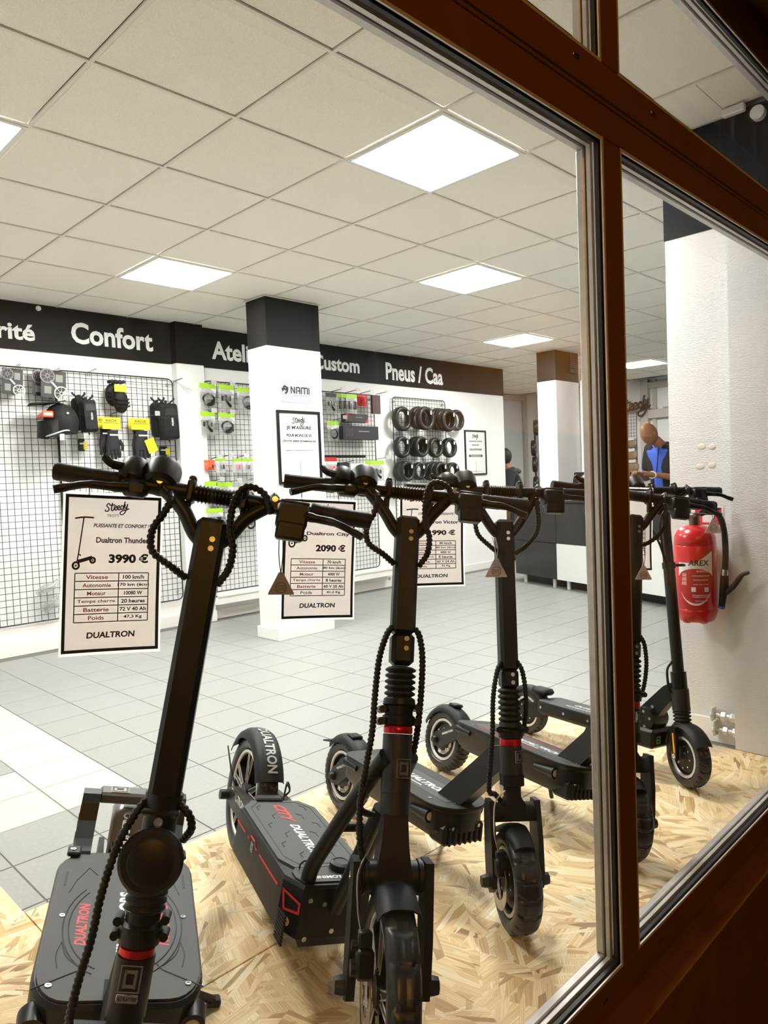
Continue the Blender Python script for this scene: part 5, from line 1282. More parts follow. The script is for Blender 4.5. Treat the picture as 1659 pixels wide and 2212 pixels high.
# knee pads with a yellow card
def pad_pack():
    cx, cz, w_, h = rect_px(228, 824, 269, 897, .12)
    t = thing('knee_pad_set', 'black ribbed knee pad set with a yellow card, above the gloves', 'pads', Matrix.Translation((cx, YB-.12, cz)))
    for k, (dx, dy, dz) in enumerate(((-.12, 0, .05), (.06, -.04, .0), (.12, -.06, -.06))):
        p_ = MB(); p_.sphere((dx*w_, dy, dz*h*2), (w_*.40, .035, h*.34), 14, 9); o = p_.build('pad', blackm, t)
        rb = MB()
        for q in range(3): rb.tube([((dx+.34*math.cos(a))*w_, dy-.034-.004*q, dz*h*2+h*(.08-.1*q)+h*.05*math.sin(a)) for a in [PI+PI*i/8 for i in range(9)]], .007, 6)
        rb.build('pad_rib', black, o)
    MB().box((w_*.05, -.088, h*.26), (w_*.62, .003, h*.20)).build('yellow_card', yellow, t, smooth=False)
    st_ = MB()
    for q in range(4): st_.cyl((-w_*.3+w_*.2*q, -.07, h*.47), (-w_*.3+w_*.2*q, .0, h*.47), h*.05, n=12)
    st_.build('strap_roll', fabric, t)
pad_pack()

# gloves on yellow cards
def gloves(box, off, label, tilt=0.0, side_card=False):
    cx, cz, w_, h = rect_px(*box, off)
    t = thing('glove_pair', label, 'gloves', Matrix.Translation((cx, YB-off, cz)) @ Matrix.Rotation(tilt, 4, 'Y'), 'gloves on yellow cards')
    c = MB().box((0, 0, h*.36), (w_*.95, .003, h*.26), .001).build('yellow_card', yellow, t, smooth=False)
    lettering('RACIX', w_*.66, h*.06, wall_frame((0, -.0018, h*.42)), blackp, c, bold=.03, shear=.4); MB().box((0, -.0018, h*.365), (w_*.8, .0006, h*.012)).build('stripe', blackp, c, smooth=False)
    g = MB(); n = 12
    secs = []
    for (u, a, b) in ((.20, .30, .022), (.08, .27, .026), (-.02, .33, .030), (-.14, .38, .030), (-.24, .36, .024)):
        secs.append([(w_*a*math.cos(q), -.012+b*math.sin(q), h*u) for q in [2*PI*j/n for j in range(n)]])
    g.loft(secs); hand = g.build('glove', fabric, t)
    for k in range(4):
        x = (-.27+.18*k)*w_; f_ = MB(); f_.tube([(x, -.014, h*-.22), (x*1.05, -.022, h*-.34), (x*1.08, -.012, h*(-.46+.03*abs(k-1.5)))], [w_*.10, w_*.095, w_*.075], 8); f_.build('finger', fabric, hand)
    th = MB(); th.tube([(w_*.33, -.014, h*-.02), (w_*.46, -.024, h*-.14), (w_*.45, -.02, h*-.26)], [w_*.09, w_*.09, w_*.07], 8); th.build('thumb', fabric, hand)
    MB().box((w_*.02, -.040, h*.09), (w_*.5, .003, h*.035), .001).build('white_logo', whitep, t, smooth=False)
    if side_card:
        Mc = Matrix.Translation((w_*.36, -.05, -h*.14)) @ Matrix.Rotation(-.35, 4, 'Y'); MB().box((0, 0, 0), (w_*.5, .003, h*.32), .001, M=Mc).build('yellow_card', yellow, t, smooth=False)
    return t
gloves((207, 900, 246, 990), .08, 'gloves on a yellow card behind another pair, left glove hook')
gloves((222, 901, 263, 997), .16, 'gloves on a yellow card in front, left glove hook under the knee pads')
gloves((278, 904, 318, 992), .08, 'gloves on a yellow card behind another pair, right glove hook')
gloves((284, 903, 326, 997), .16, 'gloves with a tilted yellow card in front, right glove hook', 0, True)
hook(on_y(240, 898, YB-.03).x, on_y(240, 896, YB-.03).z, .15, 'wire hook carrying the left gloves', False); hook(on_y(318, 904, YB-.03).x, on_y(318, 902, YB-.03).z, .15, 'wire hook carrying the right gloves')
def strap_pack(box, label, m2):
    cx, cz, w_, h = rect_px(*box, .08); t = thing('strap_pack', label, 'package', Matrix.Translation((cx, YB-.08, cz)), 'small yellow and black packs')
    MB().box((-w_*.1, 0, 0), (w_*.7, .02, h), .006).build('black_roll', black, t); MB().box((w_*.25, -.006, -h*.05), (w_*.4, .014, h*.7), .004).build('yellow_band', m2, t, smooth=False); MB().box((-w_*.1, -.0105, h*.1), (w_*.5, .001, h*.12)).build('print', whitep, t, smooth=False)
strap_pack((168, 948, 188, 974), 'small black and yellow pack below the helmet', yellow)
strap_pack((343, 964, 367, 985), 'small black and yellow pack below the bags at the pilaster', yellow)
pouch_item((352, 1008, 372, 1040), .10, 'small lime-topped pouch just above the left scooter display', lime, ('chip',))
def clear_pack(p0, p1, r_, label):
    a = on_y(*p0, YB-.07); b = on_y(*p1, YB-.07); t = thing('clear_package', label, 'package', Matrix.Translation((a+b)/2), 'clear packages low on the left grid')
    d = (b-a)/2; m_ = MB(); P = [d*(-1+2*i/8)+Vector((0, -.02*math.sin(PI*i/8), .01*math.sin(2*PI*i/8))) for i in range(9)]; m_.tube(P, [r_*(.5+.5*math.sin(PI*(i+.6)/9.2)) for i in range(9)], 8); m_.build('plastic_wrap', fogp, t, angle=.3)
    k = MB(); k.tube([p*.85 for p in P], r_*.28, 6); k.build('contents', mat('grey_metal_parts', (.35, .35, .35), .4, .5), t)
clear_pack((80, 1284, ), (126, 1254), .035, 'upper clear plastic package low on the left grid, beside the 3990 € sign')
clear_pack((94, 1320), (128, 1290), .045, 'lower clear plastic package low on the left grid, beside the 3990 € sign')

# pouches on the grid behind the near column
L3 = [((432, 828, 466, 884), 'coil', 'lime-topped pouch, top row leftmost, right of the pilaster'), ((473, 831, 506, 887), 'lever', 'lime-topped pouch, second in the top row right of the pilaster'), ((513, 838, 556, 888), 'coil', 'lime-topped pouch, third in the top row, cut by the near column'),
      ((434, 889, 465, 940), 'lever', 'lime-topped pouch, left of two in the second row right of the pilaster'), ((472, 892, 507, 940), 'coil', 'lime-topped pouch, right of two in the second row right of the pilaster')]
for (b, k, l) in L3: pouch_item(b, .14, l, lime, (k, fogp), 'lime-topped pouches by the pilaster'); cx, cz, w_, h = rect_px(*b, .14); hook(cx+.02, cz+h/2-.015, .14, 'wire hook of the '+l.replace('lime-topped ', ''))
pouch_item((441, 994, 464, 1016), .12, 'bright orange pouch below the lime-topped pouches', orange, ('chip', orange), white=0)
pouch_item((466, 990, 488, 1021), .12, 'small lime-topped pouch beside the orange one', lime, ('chip',))
pouch_item((502, 991, 522, 1021), .12, 'small pouch with a red square, row of the orange pouch', lime, ('chip',), front=redcard)
pouch_item((523, 991, 541, 1021), .12, 'small lime-topped pouch with a brown square, row of the orange pouch', lime, ('chip',), front=mat('dark_brown_part', (.05, .04, .035), .5))
pouch_item((541, 990, 556, 1021), .12, 'small lime-topped pouch half behind the column, row of the orange pouch', lime, ('chip',))
for (b, k, l) in (((443, 1040, 470, 1092), 'pads', 'lime-topped pouch left above the left scooter bar'), ((468, 1042, 503, 1092), 'coil', 'wide lime-topped pouch above the left scooter bar'), ((503, 1042, 526, 1092), 'other', 'grey pouch above the left scooter bar'), ((525, 1038, 552, 1092), 'ring', 'pouch with a round part above the left scooter bar'),
                  ((446, 1098, 482, 1148), 'pads', 'lime-topped pouch below the left scooter bar'), ((488, 1098, 522, 1150), 'pads', 'pouch with four dark bolts below the left scooter bar'), ((524, 1104, 556, 1146), 'ring', 'pouch with a round part below the left scooter bar')):
    pouch_item(b, .13, l, lime if 'grey' not in l and 'round' not in l and 'bolts' not in l else fogp, (k, fogp), 'pouches behind the left scooter bar')
for q, (x, z) in enumerate(((455, 992), (480, 988), (512, 989), (460, 1040), (498, 1042), (538, 1037))):
    hook(on_y(x, z, YB-.03).x, on_y(x, z, YB-.03).z, .11, ('wire hook above the orange pouch', 'wire hook above the pouch beside the orange one', 'wire hook above the red-square pouch', 'wire hook above the left pouch behind the scooter bar', 'wire hook above the middle pouch behind the scooter bar', 'wire hook above the right pouch behind the scooter bar')[q])

# grid right of the near column
pouch_item((704, 849, 727, 893), .10, 'grey pouch with a lever, leftmost at the top right of the near column', blackcard, ('lever', fogp), white=0)
pouch_item((727, 851, 745, 892), .08, 'lime-topped pouch left of three, top right of the near column', lime, ('pads', fogp))
pouch_item((738, 852, 756, 891), .14, 'lime-topped pouch in the middle of three, top right of the near column', lime, ('pads', fogp))
pouch_item((748, 852, 771, 893), .20, 'lime-topped pouch in front of three, top right of the near column', lime, ('pads', fogp))
def carton(box, off, dp, label, m_, accent=None, txt=None):
    cx, cz, w_, h = rect_px(*box, off); t = thing('parts_box', label, 'box', Matrix.Translation((cx, YB-off, cz)), 'boxed parts on the grid')
    MB().box((0, 0, 0), (w_, dp, h), .002).build('carton', m_, t, smooth=False)
    if accent: 
        for s in (-1, 1): MB().prism([(s*w_/2, -h/2), (s*w_*.34, -h/2), (s*w_/2, h*.1)] if s > 0 else [(s*w_/2, -h/2), (s*w_*.36, h/2), (s*w_/2, h/2)], wall_frame((0, -dp/2-.0003, 0)), .0006).build('red_corner', accent, t, smooth=False)
    if txt: MB().box((0, 0, 0), (w_*.3, h*.07, .0008), M=wall_frame((w_*.08, -dp/2-.0006, h*.1))).build('print_bar', greycard, t, smooth=False); MB().box((-w_*.33, -dp/2-.0006, 0), (w_*.22, .001, h*.6)).build('picture', mat('dark_picture', (.05, .04, .045), .4), t, smooth=False)
    return t
pouch_item((772, 853, 782, 877), .10, 'small red pack left of two, right of the lime pouches', redcard, ('chip', redcard), white=0, front=blackcard)
pouch_item((782, 853, 792, 878), .14, 'small red pack right of two, right of the lime pouches', redcard, ('chip', redcard), white=0, front=blackcard)
carton((803, 854, 820, 894), .12, .03, 'narrow dark red grip pack at the right end of the top row', mat('maroon_card', (.07, .02, .02), .5))
carton((742, 895, 790, 913), .14, .08, 'black box with red corners above the longest box', blackcard, redcard, True)
carton((735, 921, 811, 950), .14, .10, 'longest black box in the middle of the grid right of the column', blackcard, None, True)
pouch_item((707, 910, 733, 953), .12, 'lime-topped pouch left of the longest black box', lime, ('ring', fogp))
carton((697, 983, 788, 989), .10, .03, 'thin black rod pack lying across the grid', black)
pouch_item((701, 988, 728, 1032), .16, 'red-topped pouch left of the black card box', redcard, ('chip',), front=redcard)
carton((730, 999, 752, 1030), .14, .05, 'square black card box beside the red-topped pouch', blackcard, None, True)
carton((754, 1001, 790, 1030), .068, .06, 'white carton with a black corner above the middle scooter', paper)
pouch_item((790, 995, 806, 1036), .10, 'lime-topped pouch behind another, right end of the grid', lime, ('pads', fogp))
pouch_item((800, 995, 830, 1039), .18, 'lime-topped pouch in front of another, right end of the grid', lime, ('lever', fogp))
for q, (x, z) in enumerate(((716, 847), (748, 849), (778, 851), (812, 853), (720, 908), (812, 993))):
    hook(on_y(x, z, YB-.03).x, on_y(x, z, YB-.03).z, .14, ('wire hook above the grey lever pouch', 'wire hook above the three lime pouches', 'wire hook above the red packs', 'wire hook above the dark red grip pack', 'wire hook above the pouch by the longest box', 'wire hook above the right-end pouches')[q])

# tyres
def tyre_item(px_, py_, off, r_, tw, label, tagc=True):
    c = on_y(px_, py_, YB-off)
    t = thing('scooter_tyre', label, 'tyre', Matrix.Translation(c) @ Matrix.Rotation(PI/2, 4, 'Z'), 'tyres on the wall grid')
    tyre_mesh((0, 0, 0), r_, tw, r_*.62, I4, 30, 'block' if hash_(label) % 2 else 'chevron', 72).build('tyre', tyre_m, t, angle=.5)
    if tagc: MB().prism([(-.012, -.02), (.012, -.02), (.012, .012), (0, .03), (-.012, .012)], Matrix.Rotation(-PI/2, 4, 'Z') @ wall_frame((-.01+r_*.5, -tw*.5-.004, r_*.45)), .002).build('price_tag', paper, t, smooth=False)
    return t
T1 = [(868, 905, .10, .135, 'leftmost tyre in the top row of tyres', 1), (903, 903, .085, .130, 'second tyre in the top row of tyres, tight to the grid', 0), (918, 904, .22, .132, 'second tyre in the top row of tyres, outer one of its hook', 1), (944, 906, .085, .128, 'third hook of the top tyre row, tyre nearest the wall', 0), (957, 907, .175, .128, 'third hook of the top tyre row, middle tyre', 0), (968, 908, .26, .130, 'third hook of the top tyre row, outer tyre', 1), (985, 908, .10, .126, 'rightmost tyre in the top row of tyres', 0),
      (868, 966, .10, .118, 'leftmost tyre in the middle row of tyres', 1), (899, 965, .085, .116, 'second hook of the middle tyre row, inner tyre', 0), (909, 965, .17, .116, 'second hook of the middle tyre row, outer tyre', 1), (940, 967, .12, .116, 'third tyre in the middle row of tyres', 1), (970, 967, .12, .116, 'rightmost tyre in the middle row of tyres', 1),
      (868, 1018, .085, .112, 'leftmost hook of the bottom tyre row, inner tyre', 0), (878, 1018, .17, .112, 'leftmost hook of the bottom tyre row, outer tyre', 1), (905, 1018, .12, .100, 'second tyre in the bottom row of tyres', 1), (929, 1018, .085, .106, 'third hook of the bottom tyre row, inner tyre', 0), (940, 1018, .17, .106, 'third hook of the bottom tyre row, middle tyre', 0), (951, 1019, .255, .110, 'third hook of the bottom tyre row, outer tyre', 1), (977, 1018, .10, .105, 'rightmost tyre in the bottom row of tyres', 1)]
for (x, y, o_, r_, l, tg) in T1: tyre_item(x, y, o_, r_*1.10, .080, l, bool(tg))

for (x, y, o_, l) in ((868, 881, .12, 'wire peg of the leftmost top tyre'), (905, 880, .24, 'wire peg of the second top tyres'), (951, 884, .28, 'wire peg of the third top tyres'), (985, 887, .12, 'wire peg of the rightmost top tyre'), (868, 945, .12, 'wire peg of the leftmost middle tyre'), (902, 945, .18, 'wire peg of the second middle tyres'), (940, 947, .14, 'wire peg of the third middle tyre'), (970, 947, .14, 'wire peg of the rightmost middle tyre'),
                      (872, 998, .18, 'wire peg of the leftmost bottom tyres'), (906, 999, .14, 'wire peg of the second bottom tyre'), (934, 998, .27, 'wire peg of the third bottom tyres'), (977, 1000, .12, 'wire peg of the rightmost bottom tyre')):
    p = on_y(x, y+9, YB-.1); hook(p.x, p.z, o_, l, False)
hook(on_y(741, 998, YB-.03).x, on_y(741, 1000, YB-.03).z, .13, 'wire hook holding the square black card box', False); hook(on_y(362, 1006, YB-.03).x, on_y(362, 1006, YB-.03).z, .10, 'wire hook above the small pouch over the left scooter display'); hook(on_y(772, 998, YB-.03).x, on_y(772, 1012, YB-.03).z, .10, 'wire hook holding the white carton', False)
# ---- posters
def poster(x, z, w_, h, M, label, lines, frame_w=.022, logo=True):
    t = thing('framed_poster', label, 'poster', M, 'framed black and white posters')
    fr_ = MB()
    for (cx, cy, a, b) in ((0, h/2-frame_w/2, w_, frame_w), (0, -h/2+frame_w/2, w_, frame_w), (-w_/2+frame_w/2, 0, frame_w, h-2*frame_w), (w_/2-frame_w/2, 0, frame_w, h-2*frame_w)): fr_.box((cx, cy, .008), (a, b, .018), .002)
    fr_.build('frame', black, t, smooth=False)
    MB().box((0, 0, .004), (w_-frame_w, h-frame_w, .004)).build('sheet', paper, t, smooth=False)
    Mz = Matrix.Translation((0, 0, .0066)); lg = MB(); script_logo(lg, 0, h*.36, w_*.30, Mz, .05, 0); lg.build('logo', blackp, t, smooth=False)
    for (s, v, ww, hh, inv) in lines:
        if inv: MB().box((0, h*(.5-v), .0064), (w_*ww*1.08, h*hh*2.6, .0006)).build('black_box', blackp, t, smooth=False); [MB().box((0, h*(.5-v)+q*h*hh*.55, .0072), (w_*ww*(.9-.1*(q < 0)), h*hh*.5, .0004)).build('print_bar', whitep, t, smooth=False) for q in (1, -1)]
        else: lettering(s, w_*ww, h*hh*1.15, Mz @ Matrix.Translation((0, h*(.5-v), 0)), blackp, t, bold=.035, th=0)
    ic = MB(); x0, y0 = -w_*.10, -h*.42
    ribbon(ic, [(x0-.04*w_/.3, y0), (x0+.03*w_/.3, y0)], .004, Mz, 0, 2); ribbon(ic, [(x0+.03*w_/.3, y0), (x0+.03*w_/.3, y0+.09*w_/.3)], .004, Mz, 0, 2)
    for s in (-.04, .03): ribbon(ic, [(x0+s*w_/.3+.010*math.cos(a), y0+.010*math.sin(a)) for a in [i*2*PI/10 for i in range(11)]], .004, Mz, 0, 1)
    ic.build('scooter_icon', blackp, t, smooth=False)
    lettering('PATINETTE', w_*.22, h*.016, Mz @ Matrix.Translation((w_*.16, -h*.42, 0)), blackp, t, th=0)
    rl = MB(); line(rl, (-w_*.13, h*.09), (w_*.13, h*.09), .002, Mz, 0); rl.build('rule', blackp, t, smooth=False)
    return t
PYc = 4.69
a = on_y(597, 884, PYc-.01); b = on_y(690, 888, PYc-.01); c = on_y(603, 1046, PYc-.01); pw, ph = b.x-a.x, a.z-c.z
poster(0, 0, pw, ph, wall_frame(((a.x+b.x)/2, PYc-.001, a.z-ph/2-.004)), 'framed black and white poster on the near white column', [("JE M'ASSURE", .235, .58, .052, 0), ('POUR MOINS DE 5€', .335, .58, .038, 0), ("J'ÉVITE 500€ D'AMENDES", .415, .78, .036, 0), ("JUSQU'À 15€ DE BON D'ACHATS AU", .54, .64, .020, 0)])
a = on_y(604, 815, PYc-.004); b = on_y(676, 818, PYc-.004); c = on_y(604, 868, PYc-.004); nw, nh = b.x-a.x, a.z-c.z
t = thing('brand_sheet', 'pale sheet with a black logo above the framed column poster', 'sign', wall_frame(((a.x+b.x)/2, PYc-.001, (a.z+c.z)/2)))
MB().box((0, 0, .001), (nw, nh, .002)).build('sheet', mat('pale_blue_paper', (.44, .46, .52), .5), t, smooth=False)
nm = MB(); MZ = Matrix.Translation((0, 0, .0028))
def stroke(pts, wd=.010): ribbon(nm, [((p[0]-.5)*nw, (p[1]-.5)*nh) for p in pts], wd, MZ, 0, 2)
for x0, ks in ((.32, 'N'), (.48, 'A'), (.63, 'M'), (.86, 'I')):
    if ks == 'N': [stroke(q) for q in ([(x0, .38), (x0, .66)], [(x0, .66), (x0+.10, .40)], [(x0+.10, .38), (x0+.10, .66)])]
    if ks == 'A': [stroke(q) for q in ([(x0, .38), (x0, .64)], [(x0, .64), (x0+.10, .64)], [(x0+.10, .64), (x0+.10, .38)], [(x0+.03, .50), (x0+.10, .50)])]
    if ks == 'M': [stroke(q) for q in ([(x0, .38), (x0, .64)], [(x0, .64), (x0+.18, .64)], [(x0+.18, .64), (x0+.18, .38)], [(x0+.09, .64), (x0+.09, .38)])]
    if ks == 'I': stroke([(x0, .38), (x0, .66)])
stroke([(.20, .60), (.13, .66), (.10, .58), (.17, .52), (.22, .62), (.20, .44), (.14, .36)], .016); stroke([(.10, .50), (.06, .58), (.08, .44)], .012)
nm.build('logo', blackp, t, smooth=False); lettering('ELECTRIC', nw*.42, nh*.05, Matrix.Translation((nw*.10, -nh*.20, .0028)), greycard, t, th=0)
a = on_y(1003, 927, YB-.01); b = on_y(1049, 930, YB-.01); c = on_y(1006, 1025, YB-.01); pw, ph = b.x-a.x, a.z-c.z
poster(0, 0, pw, ph, wall_frame(((a.x+b.x)/2, YB-.001, a.z-ph/2-.01)), 'framed black and white poster on the back wall, right of the tyres', [("L'ASSURANCE DE MON", .245, .62, .026, 0), ('ENGIN EST', .33, .34, .026, 0), ('OBLIGATOIRE', .43, .60, .036, 0), ('POUR MOINS DE 5€ PAR MOIS', .57, .58, .020, 1)], .020)
# wall socket near the floor
p = on_y(840, 1250, YB-.005); t = thing('wall_socket', 'small white socket low on the back wall', 'socket', wall_frame((p.x, YB-.0005, p.z))); MB().box((0, 0, .005), (.08, .08, .010), .003).build('plate', white_gloss, t); MB().cyl((0, 0, .010), (0, 0, .012), .02, n=16).build('outlet', greycard, t)
# ================================================================== right-hand pier: extinguisher, valves, sign
def side_frame(p): return frame(p, (0, -1, 0), (0, 0, 1))      # on a wall facing -x: x to the right in view, y up, z out
def extinguisher():
    c = Vector((3.204, 1.275, .588)); t = thing('fire_extinguisher', 'red fire extinguisher with black hose on the white pier', 'fire extinguisher', Matrix.Translation(c))
    R_ = .088; redpaint = mat('extinguisher_red', (.50, .008, .012), .28, 0, .5, coat=.5)
    b = MB(); b.lathe([(0, .012), (.045, .010), (.07, .0), (.082, .018), (R_, .040), (R_, .052), (R_-.002, .056), (R_, .060), (R_, .330), (R_-.002, .334), (R_, .338), (R_-.004, .372), (.070, .400), (.048, .414), (.030, .420), (0, .42)], (0, 0, 0), (0, 0, 1), 40)
    for q in range(5): a = q*2*PI/5+.3; b.sphere((.055*math.cos(a), .055*math.sin(a), .012), (.026, .026, .022), 10, 8)
    cyl = b.build('cylinder', redpaint, t)
    # wrap-round label, centred towards the camera
    lab = MB(); mid = math.atan2(-1.275, -3.204); n = 16
    def cv(x, y, z=0): a = mid-x/R_; rr = R_+.0006+z; return (rr*math.cos(a)*-1*-1, rr*math.sin(a), y)
    # picture's right is decreasing angle seen from outside
    def wrap(x, y, z=0.0): a = mid+x/R_; return ((R_+.0007+z)*math.cos(a), (R_+.0007+z)*math.sin(a), y)
    vs_ = []; fs = []
    def patch(poly_fn, m_, nm, z):
        mb = MB(); rows = []
        for i in range(15):
            u = -1+2*i/14; lo, hi = poly_fn(u); rows.append([wrap(u*.074, lo+(hi-lo)*k/4, z) for k in range(5)])
        V = [p_ for r_ in rows for p_ in r_]; F = [[i*5+k, (i+1)*5+k, (i+1)*5+k+1, i*5+k+1] for i in range(14) for k in range(4)]
        mb.add(V, F); return mb.build(nm, m_, cyl, smooth=True)
    patch(lambda u: (.195-.118*math.sqrt(max(0, 1-u*u*.97)), .250+.05*max(0, u)+.012), whitep, 'label_white', 0.0)
    patch(lambda u: (.192-.106*math.sqrt(max(0, 1-(u*.98)**2)), .192+.045*math.sqrt(max(0, 1-(u*.98)**2))), mat('label_red', (.42, .02, .02), .4), 'label_red', .0006)
    def wtxt(s, x, y, w_, h, m_, bold=.02, shear=0):
        mb = MB(); put_text(mb, s, x, y, w_, h, None, bold, shear, .0014, lambda a, b_, z: wrap(a, b_, z)); return mb.build('lettering', m_, cyl, smooth=False)
    wtxt('AREX', .014, .262, .085, .024, blackp, .02, .1); wtxt('EXTINCTEUR', .030, .226, .050, .008, whitep)
    for (s, y, w_) in (('ENLEVER LA GOUPILLE DE SECURITE', .206, .072), ('PERCUTER EN APPUYANT', .188, .062), ('DIRIGER LE JET A LA BASE', .168, .062), ('UTILISABLE SUR COURANT', .122, .070), ('6 LITRES EAU PULVERISEE', .114, .070), ('VERIFIER CHAQUE ANNEE', .097, .05)): wtxt(s, .022, y, w_, .0055, whitep)
    for x in (-.008, .044):
        mb = MB(); mb.add([wrap(x-.009, .137, .0014), wrap(x+.009, .137, .0014), wrap(x+.009, .157, .0014), wrap(x-.009, .157, .0014)], [(0, 1, 2, 3)]); mb.build('pictogram', whitep, cyl, smooth=False)
    for k in range(3):
        mb = MB(); mb.add([wrap(-.058+.002*k, .165+.018*k, .0014), wrap(-.036, .165+.018*k, .0014), wrap(-.036, .180+.018*k, .0014), wrap(-.058+.002*k, .180+.018*k, .0014)], [(0, 1, 2, 3)]); mb.build('pictogram', mat('pink_print', (.62, .25, .24), .5), cyl, smooth=False)
    # valve, levers, gauge, hose, nozzle (the hose hangs at the right of the cylinder)
    v = MB(); v.cyl((0, 0, .418), (0, 0, .455), .022, n=18); v.box((0, 0, .462), (.05, .045, .022), .006); v.cyl((0, .03, .455), (0, .03, .490), .010, n=10); va = v.build('valve', mat('dark_brass', (.16, .13, .09), .35, .8), t)
    lv = MB(); lv.box((-.006, -.055, .470), (.026, .13, .008), .003); lv.box((-.006, -.055, .492), (.026, .12, .008), .003, M=Matrix.Translation((0, 0, 0))); lv.cyl((-.006, .02, .458), (-.006, .02, .520), .009, n=12); lv.build('lever', black, t)
    MB().cyl((-.006, .022, .44), (-.006, .022, .50), .012, n=14).build('steel_collar', steel, t)
    hs = MB(); hs.tube(catmull([(0, -.03, .47), (-.005, -.075, .485), (-.006, -.112, .455), (-.006, -.128, .39), (-.006, -.132, .30), (-.006, -.128, .23)], 8), .0125, 12); hs.build('hose', black, t)
    MB().cyl((-.006, -.128, .232), (-.006, -.126, .205), .0155, n=14).build('hose_ferrule', steel, t)
    nz = MB(); nz.tube([(-.006, -.126, .206), (-.006, -.124, .16), (-.006, -.112, .07)], [.017, .018, .013], 14); nz.tube(catmull([(-.006, -.130, .13), (-.006, -.165, .165), (-.006, -.196, .21), (-.006, -.225, .225)], 5), [.012]*5+[.011]*5+[.009]*5+[.007], 10); nz.build('nozzle', black, t)
    MB().cyl((-.006, -.112, .072), (-.006, -.110, .062), .0145, n=14).build('nozzle_tip', mat('blue_plastic', (.05, .12, .55), .4), t)
    bk = MB(); bk.box((.098, 0, .30), (.016, .05, .10), .003); bk.box((.092, 0, .345), (.02, .03, .012), .002); bk.build('wall_bracket', steel, t)
    return t
extinguisher()
t = thing('extinguisher_sign', 'small red and white sign above the fire extinguisher', 'sign', side_frame((3.3115, 1.255, 1.032))); MB().box((0, 0, .001), (.13, .10, .002)).build('sheet', paper, t, smooth=False)
MB().box((.0, .005, .0023), (.115, .07, .0006)).build('red_field', redcard, t, smooth=False); MB().box((.0, .005, .003), (.05, .05, .0006)).build('pictogram', paper, t, smooth=False)
for (px_, py_) in ((1515, 965), (1538, 965), (1512, 1008), (1537, 1005)):
    p = on_x(px_, py_, 3.311); o = MB().sphere((0, 0, 0), (.0022, .019 if px_ < 1530 else .016, .013), 18, 6).build('glue_patch', mat('old_glue', (.72, .66, .58), .5), pier); o.location = p

def valve(z, y, label, rot):
    t = thing('radiator_valve', label, 'valve', Matrix.Translation((3.280, y, z)), 'white radiator valves by the pier')
    wm = mat('worn_white_metal', (.66, .66, .64), .3, .2)
    b = MB(); b.cyl((0, -.005, 0), (0, .035, 0), .012, n=12); b.lathe([(.013, .028), (.020, .034), (.020, .050), (.013, .056)], (0, 0, 0), (0, 1, 0), 6); b.cyl((0, .05, 0), (0, .075, .002), .008, n=10); b.cyl((0, .0, 0), (.028, .0, 0), .013, n=12); b.lathe([(.016, -.018), (.021, -.012), (.021, .010), (.016, .014)], (0, 0, 0), (0, 1, 0), 6); b.build('body', wm, t)
    h = MB(); c = Vector((0, .088, .004))
    P = [c+Vector(((.026+.0035*math.cos(6*a))*math.cos(a), 0, (.026+.0035*math.cos(6*a))*math.sin(a))) for a in [i*2*PI/36 for i in range(36)]]
    h.tube(P, .006, 8, closed=True); h.cyl(c-Vector((0, .012, 0)), c+Vector((0, .006, 0)), .009, n=10)
    for q in range(3): a = q*PI/3; h.cyl(c-Vector((.024*math.cos(a), 0, .024*math.sin(a))), c+Vector((.024*math.cos(a), 0, .024*math.sin(a))), .004, n=6)
    h.build('handwheel', wm, t)
    return t
valve(.150, 1.150, 'upper white radiator valve with a handwheel, low on the pier', 0); valve(.085, 1.142, 'lower white radiator valve with a handwheel, low on the pier', 0)

# ================================================================== counter
Ca, Cb = Vector((7.12, 4.93, 0)), Vector((6.34, 2.62, 0)); cd = (Cb-Ca).normalized(); cn = Vector((-cd.y, cd.x, 0)); CL = (Cb-Ca).length
MC = frame((Ca.x, Ca.y, 0), cd, (0, 0, 1))       # x along the front, y up, z out of the front towards the window
if (MC.to_3x3() @ Vector((0, 0, 1))).x > 0: raise Exception('counter frame')
gloss_black = mat('black_laminate', (.014, .015, .017), .22, noise=(8, .2)); gloss_white = mat('white_laminate', (.78, .80, .77), .25)
def unit(x0, x1, doors, label):
    t = thing('counter_cabinet', label, 'cabinet', MC @ Matrix.Translation(((x0+x1)/2, 0, 0)), 'shop counter cabinets'); w_ = x1-x0
    MB().box((0, .52, -.23), (w_-.004, .84, .44), .002).build('carcass', gloss_black, t, smooth=False)
    for (z0, z1, a, b, m_) in doors: MB().box((((a+b)/2-.5)*w_, (z0+z1)/2, .004), ((b-a)*w_-.006, z1-z0-.006, .018), .002).build('door', m_, t, smooth=False)
    for s in (-.35, .35): MB().cyl((s*w_, 0, -.05), (s*w_, .10, -.05), .022, n=14).build('leg', silver, t)
    MB().box((0, .05, -.12), (w_-.01, .09, .016)).build('plinth', black, t, smooth=False)
    return t
unit(0, .74, [(.10, .50, 0, 1, gloss_black), (.50, .94, 0, 1, gloss_black)], 'all-black counter cabinet at the left end of the counter')
unit(.74, 1.56, [(.10, .50, 0, 1, gloss_white), (.50, .94, 0, 1, gloss_black)], 'counter cabinet with a black upper and white lower door, left of the mullion')
unit(1.56, CL, [(.10, .94, 0, .28, gloss_black), (.10, .62, .28, 1, gloss_white), (.62, .94, .28, 1, gloss_black)], 'counter cabinet right of the mullion with a white lower door')
wt = MB(); wt.box((CL/2, .955, -.215), (CL+.02, .025, .47), .004); o = wt.build('worktop', gloss_black, None, smooth=False); o.matrix_world = MC; tag(o, 'long black worktop running over the counter cabinets', 'worktop')
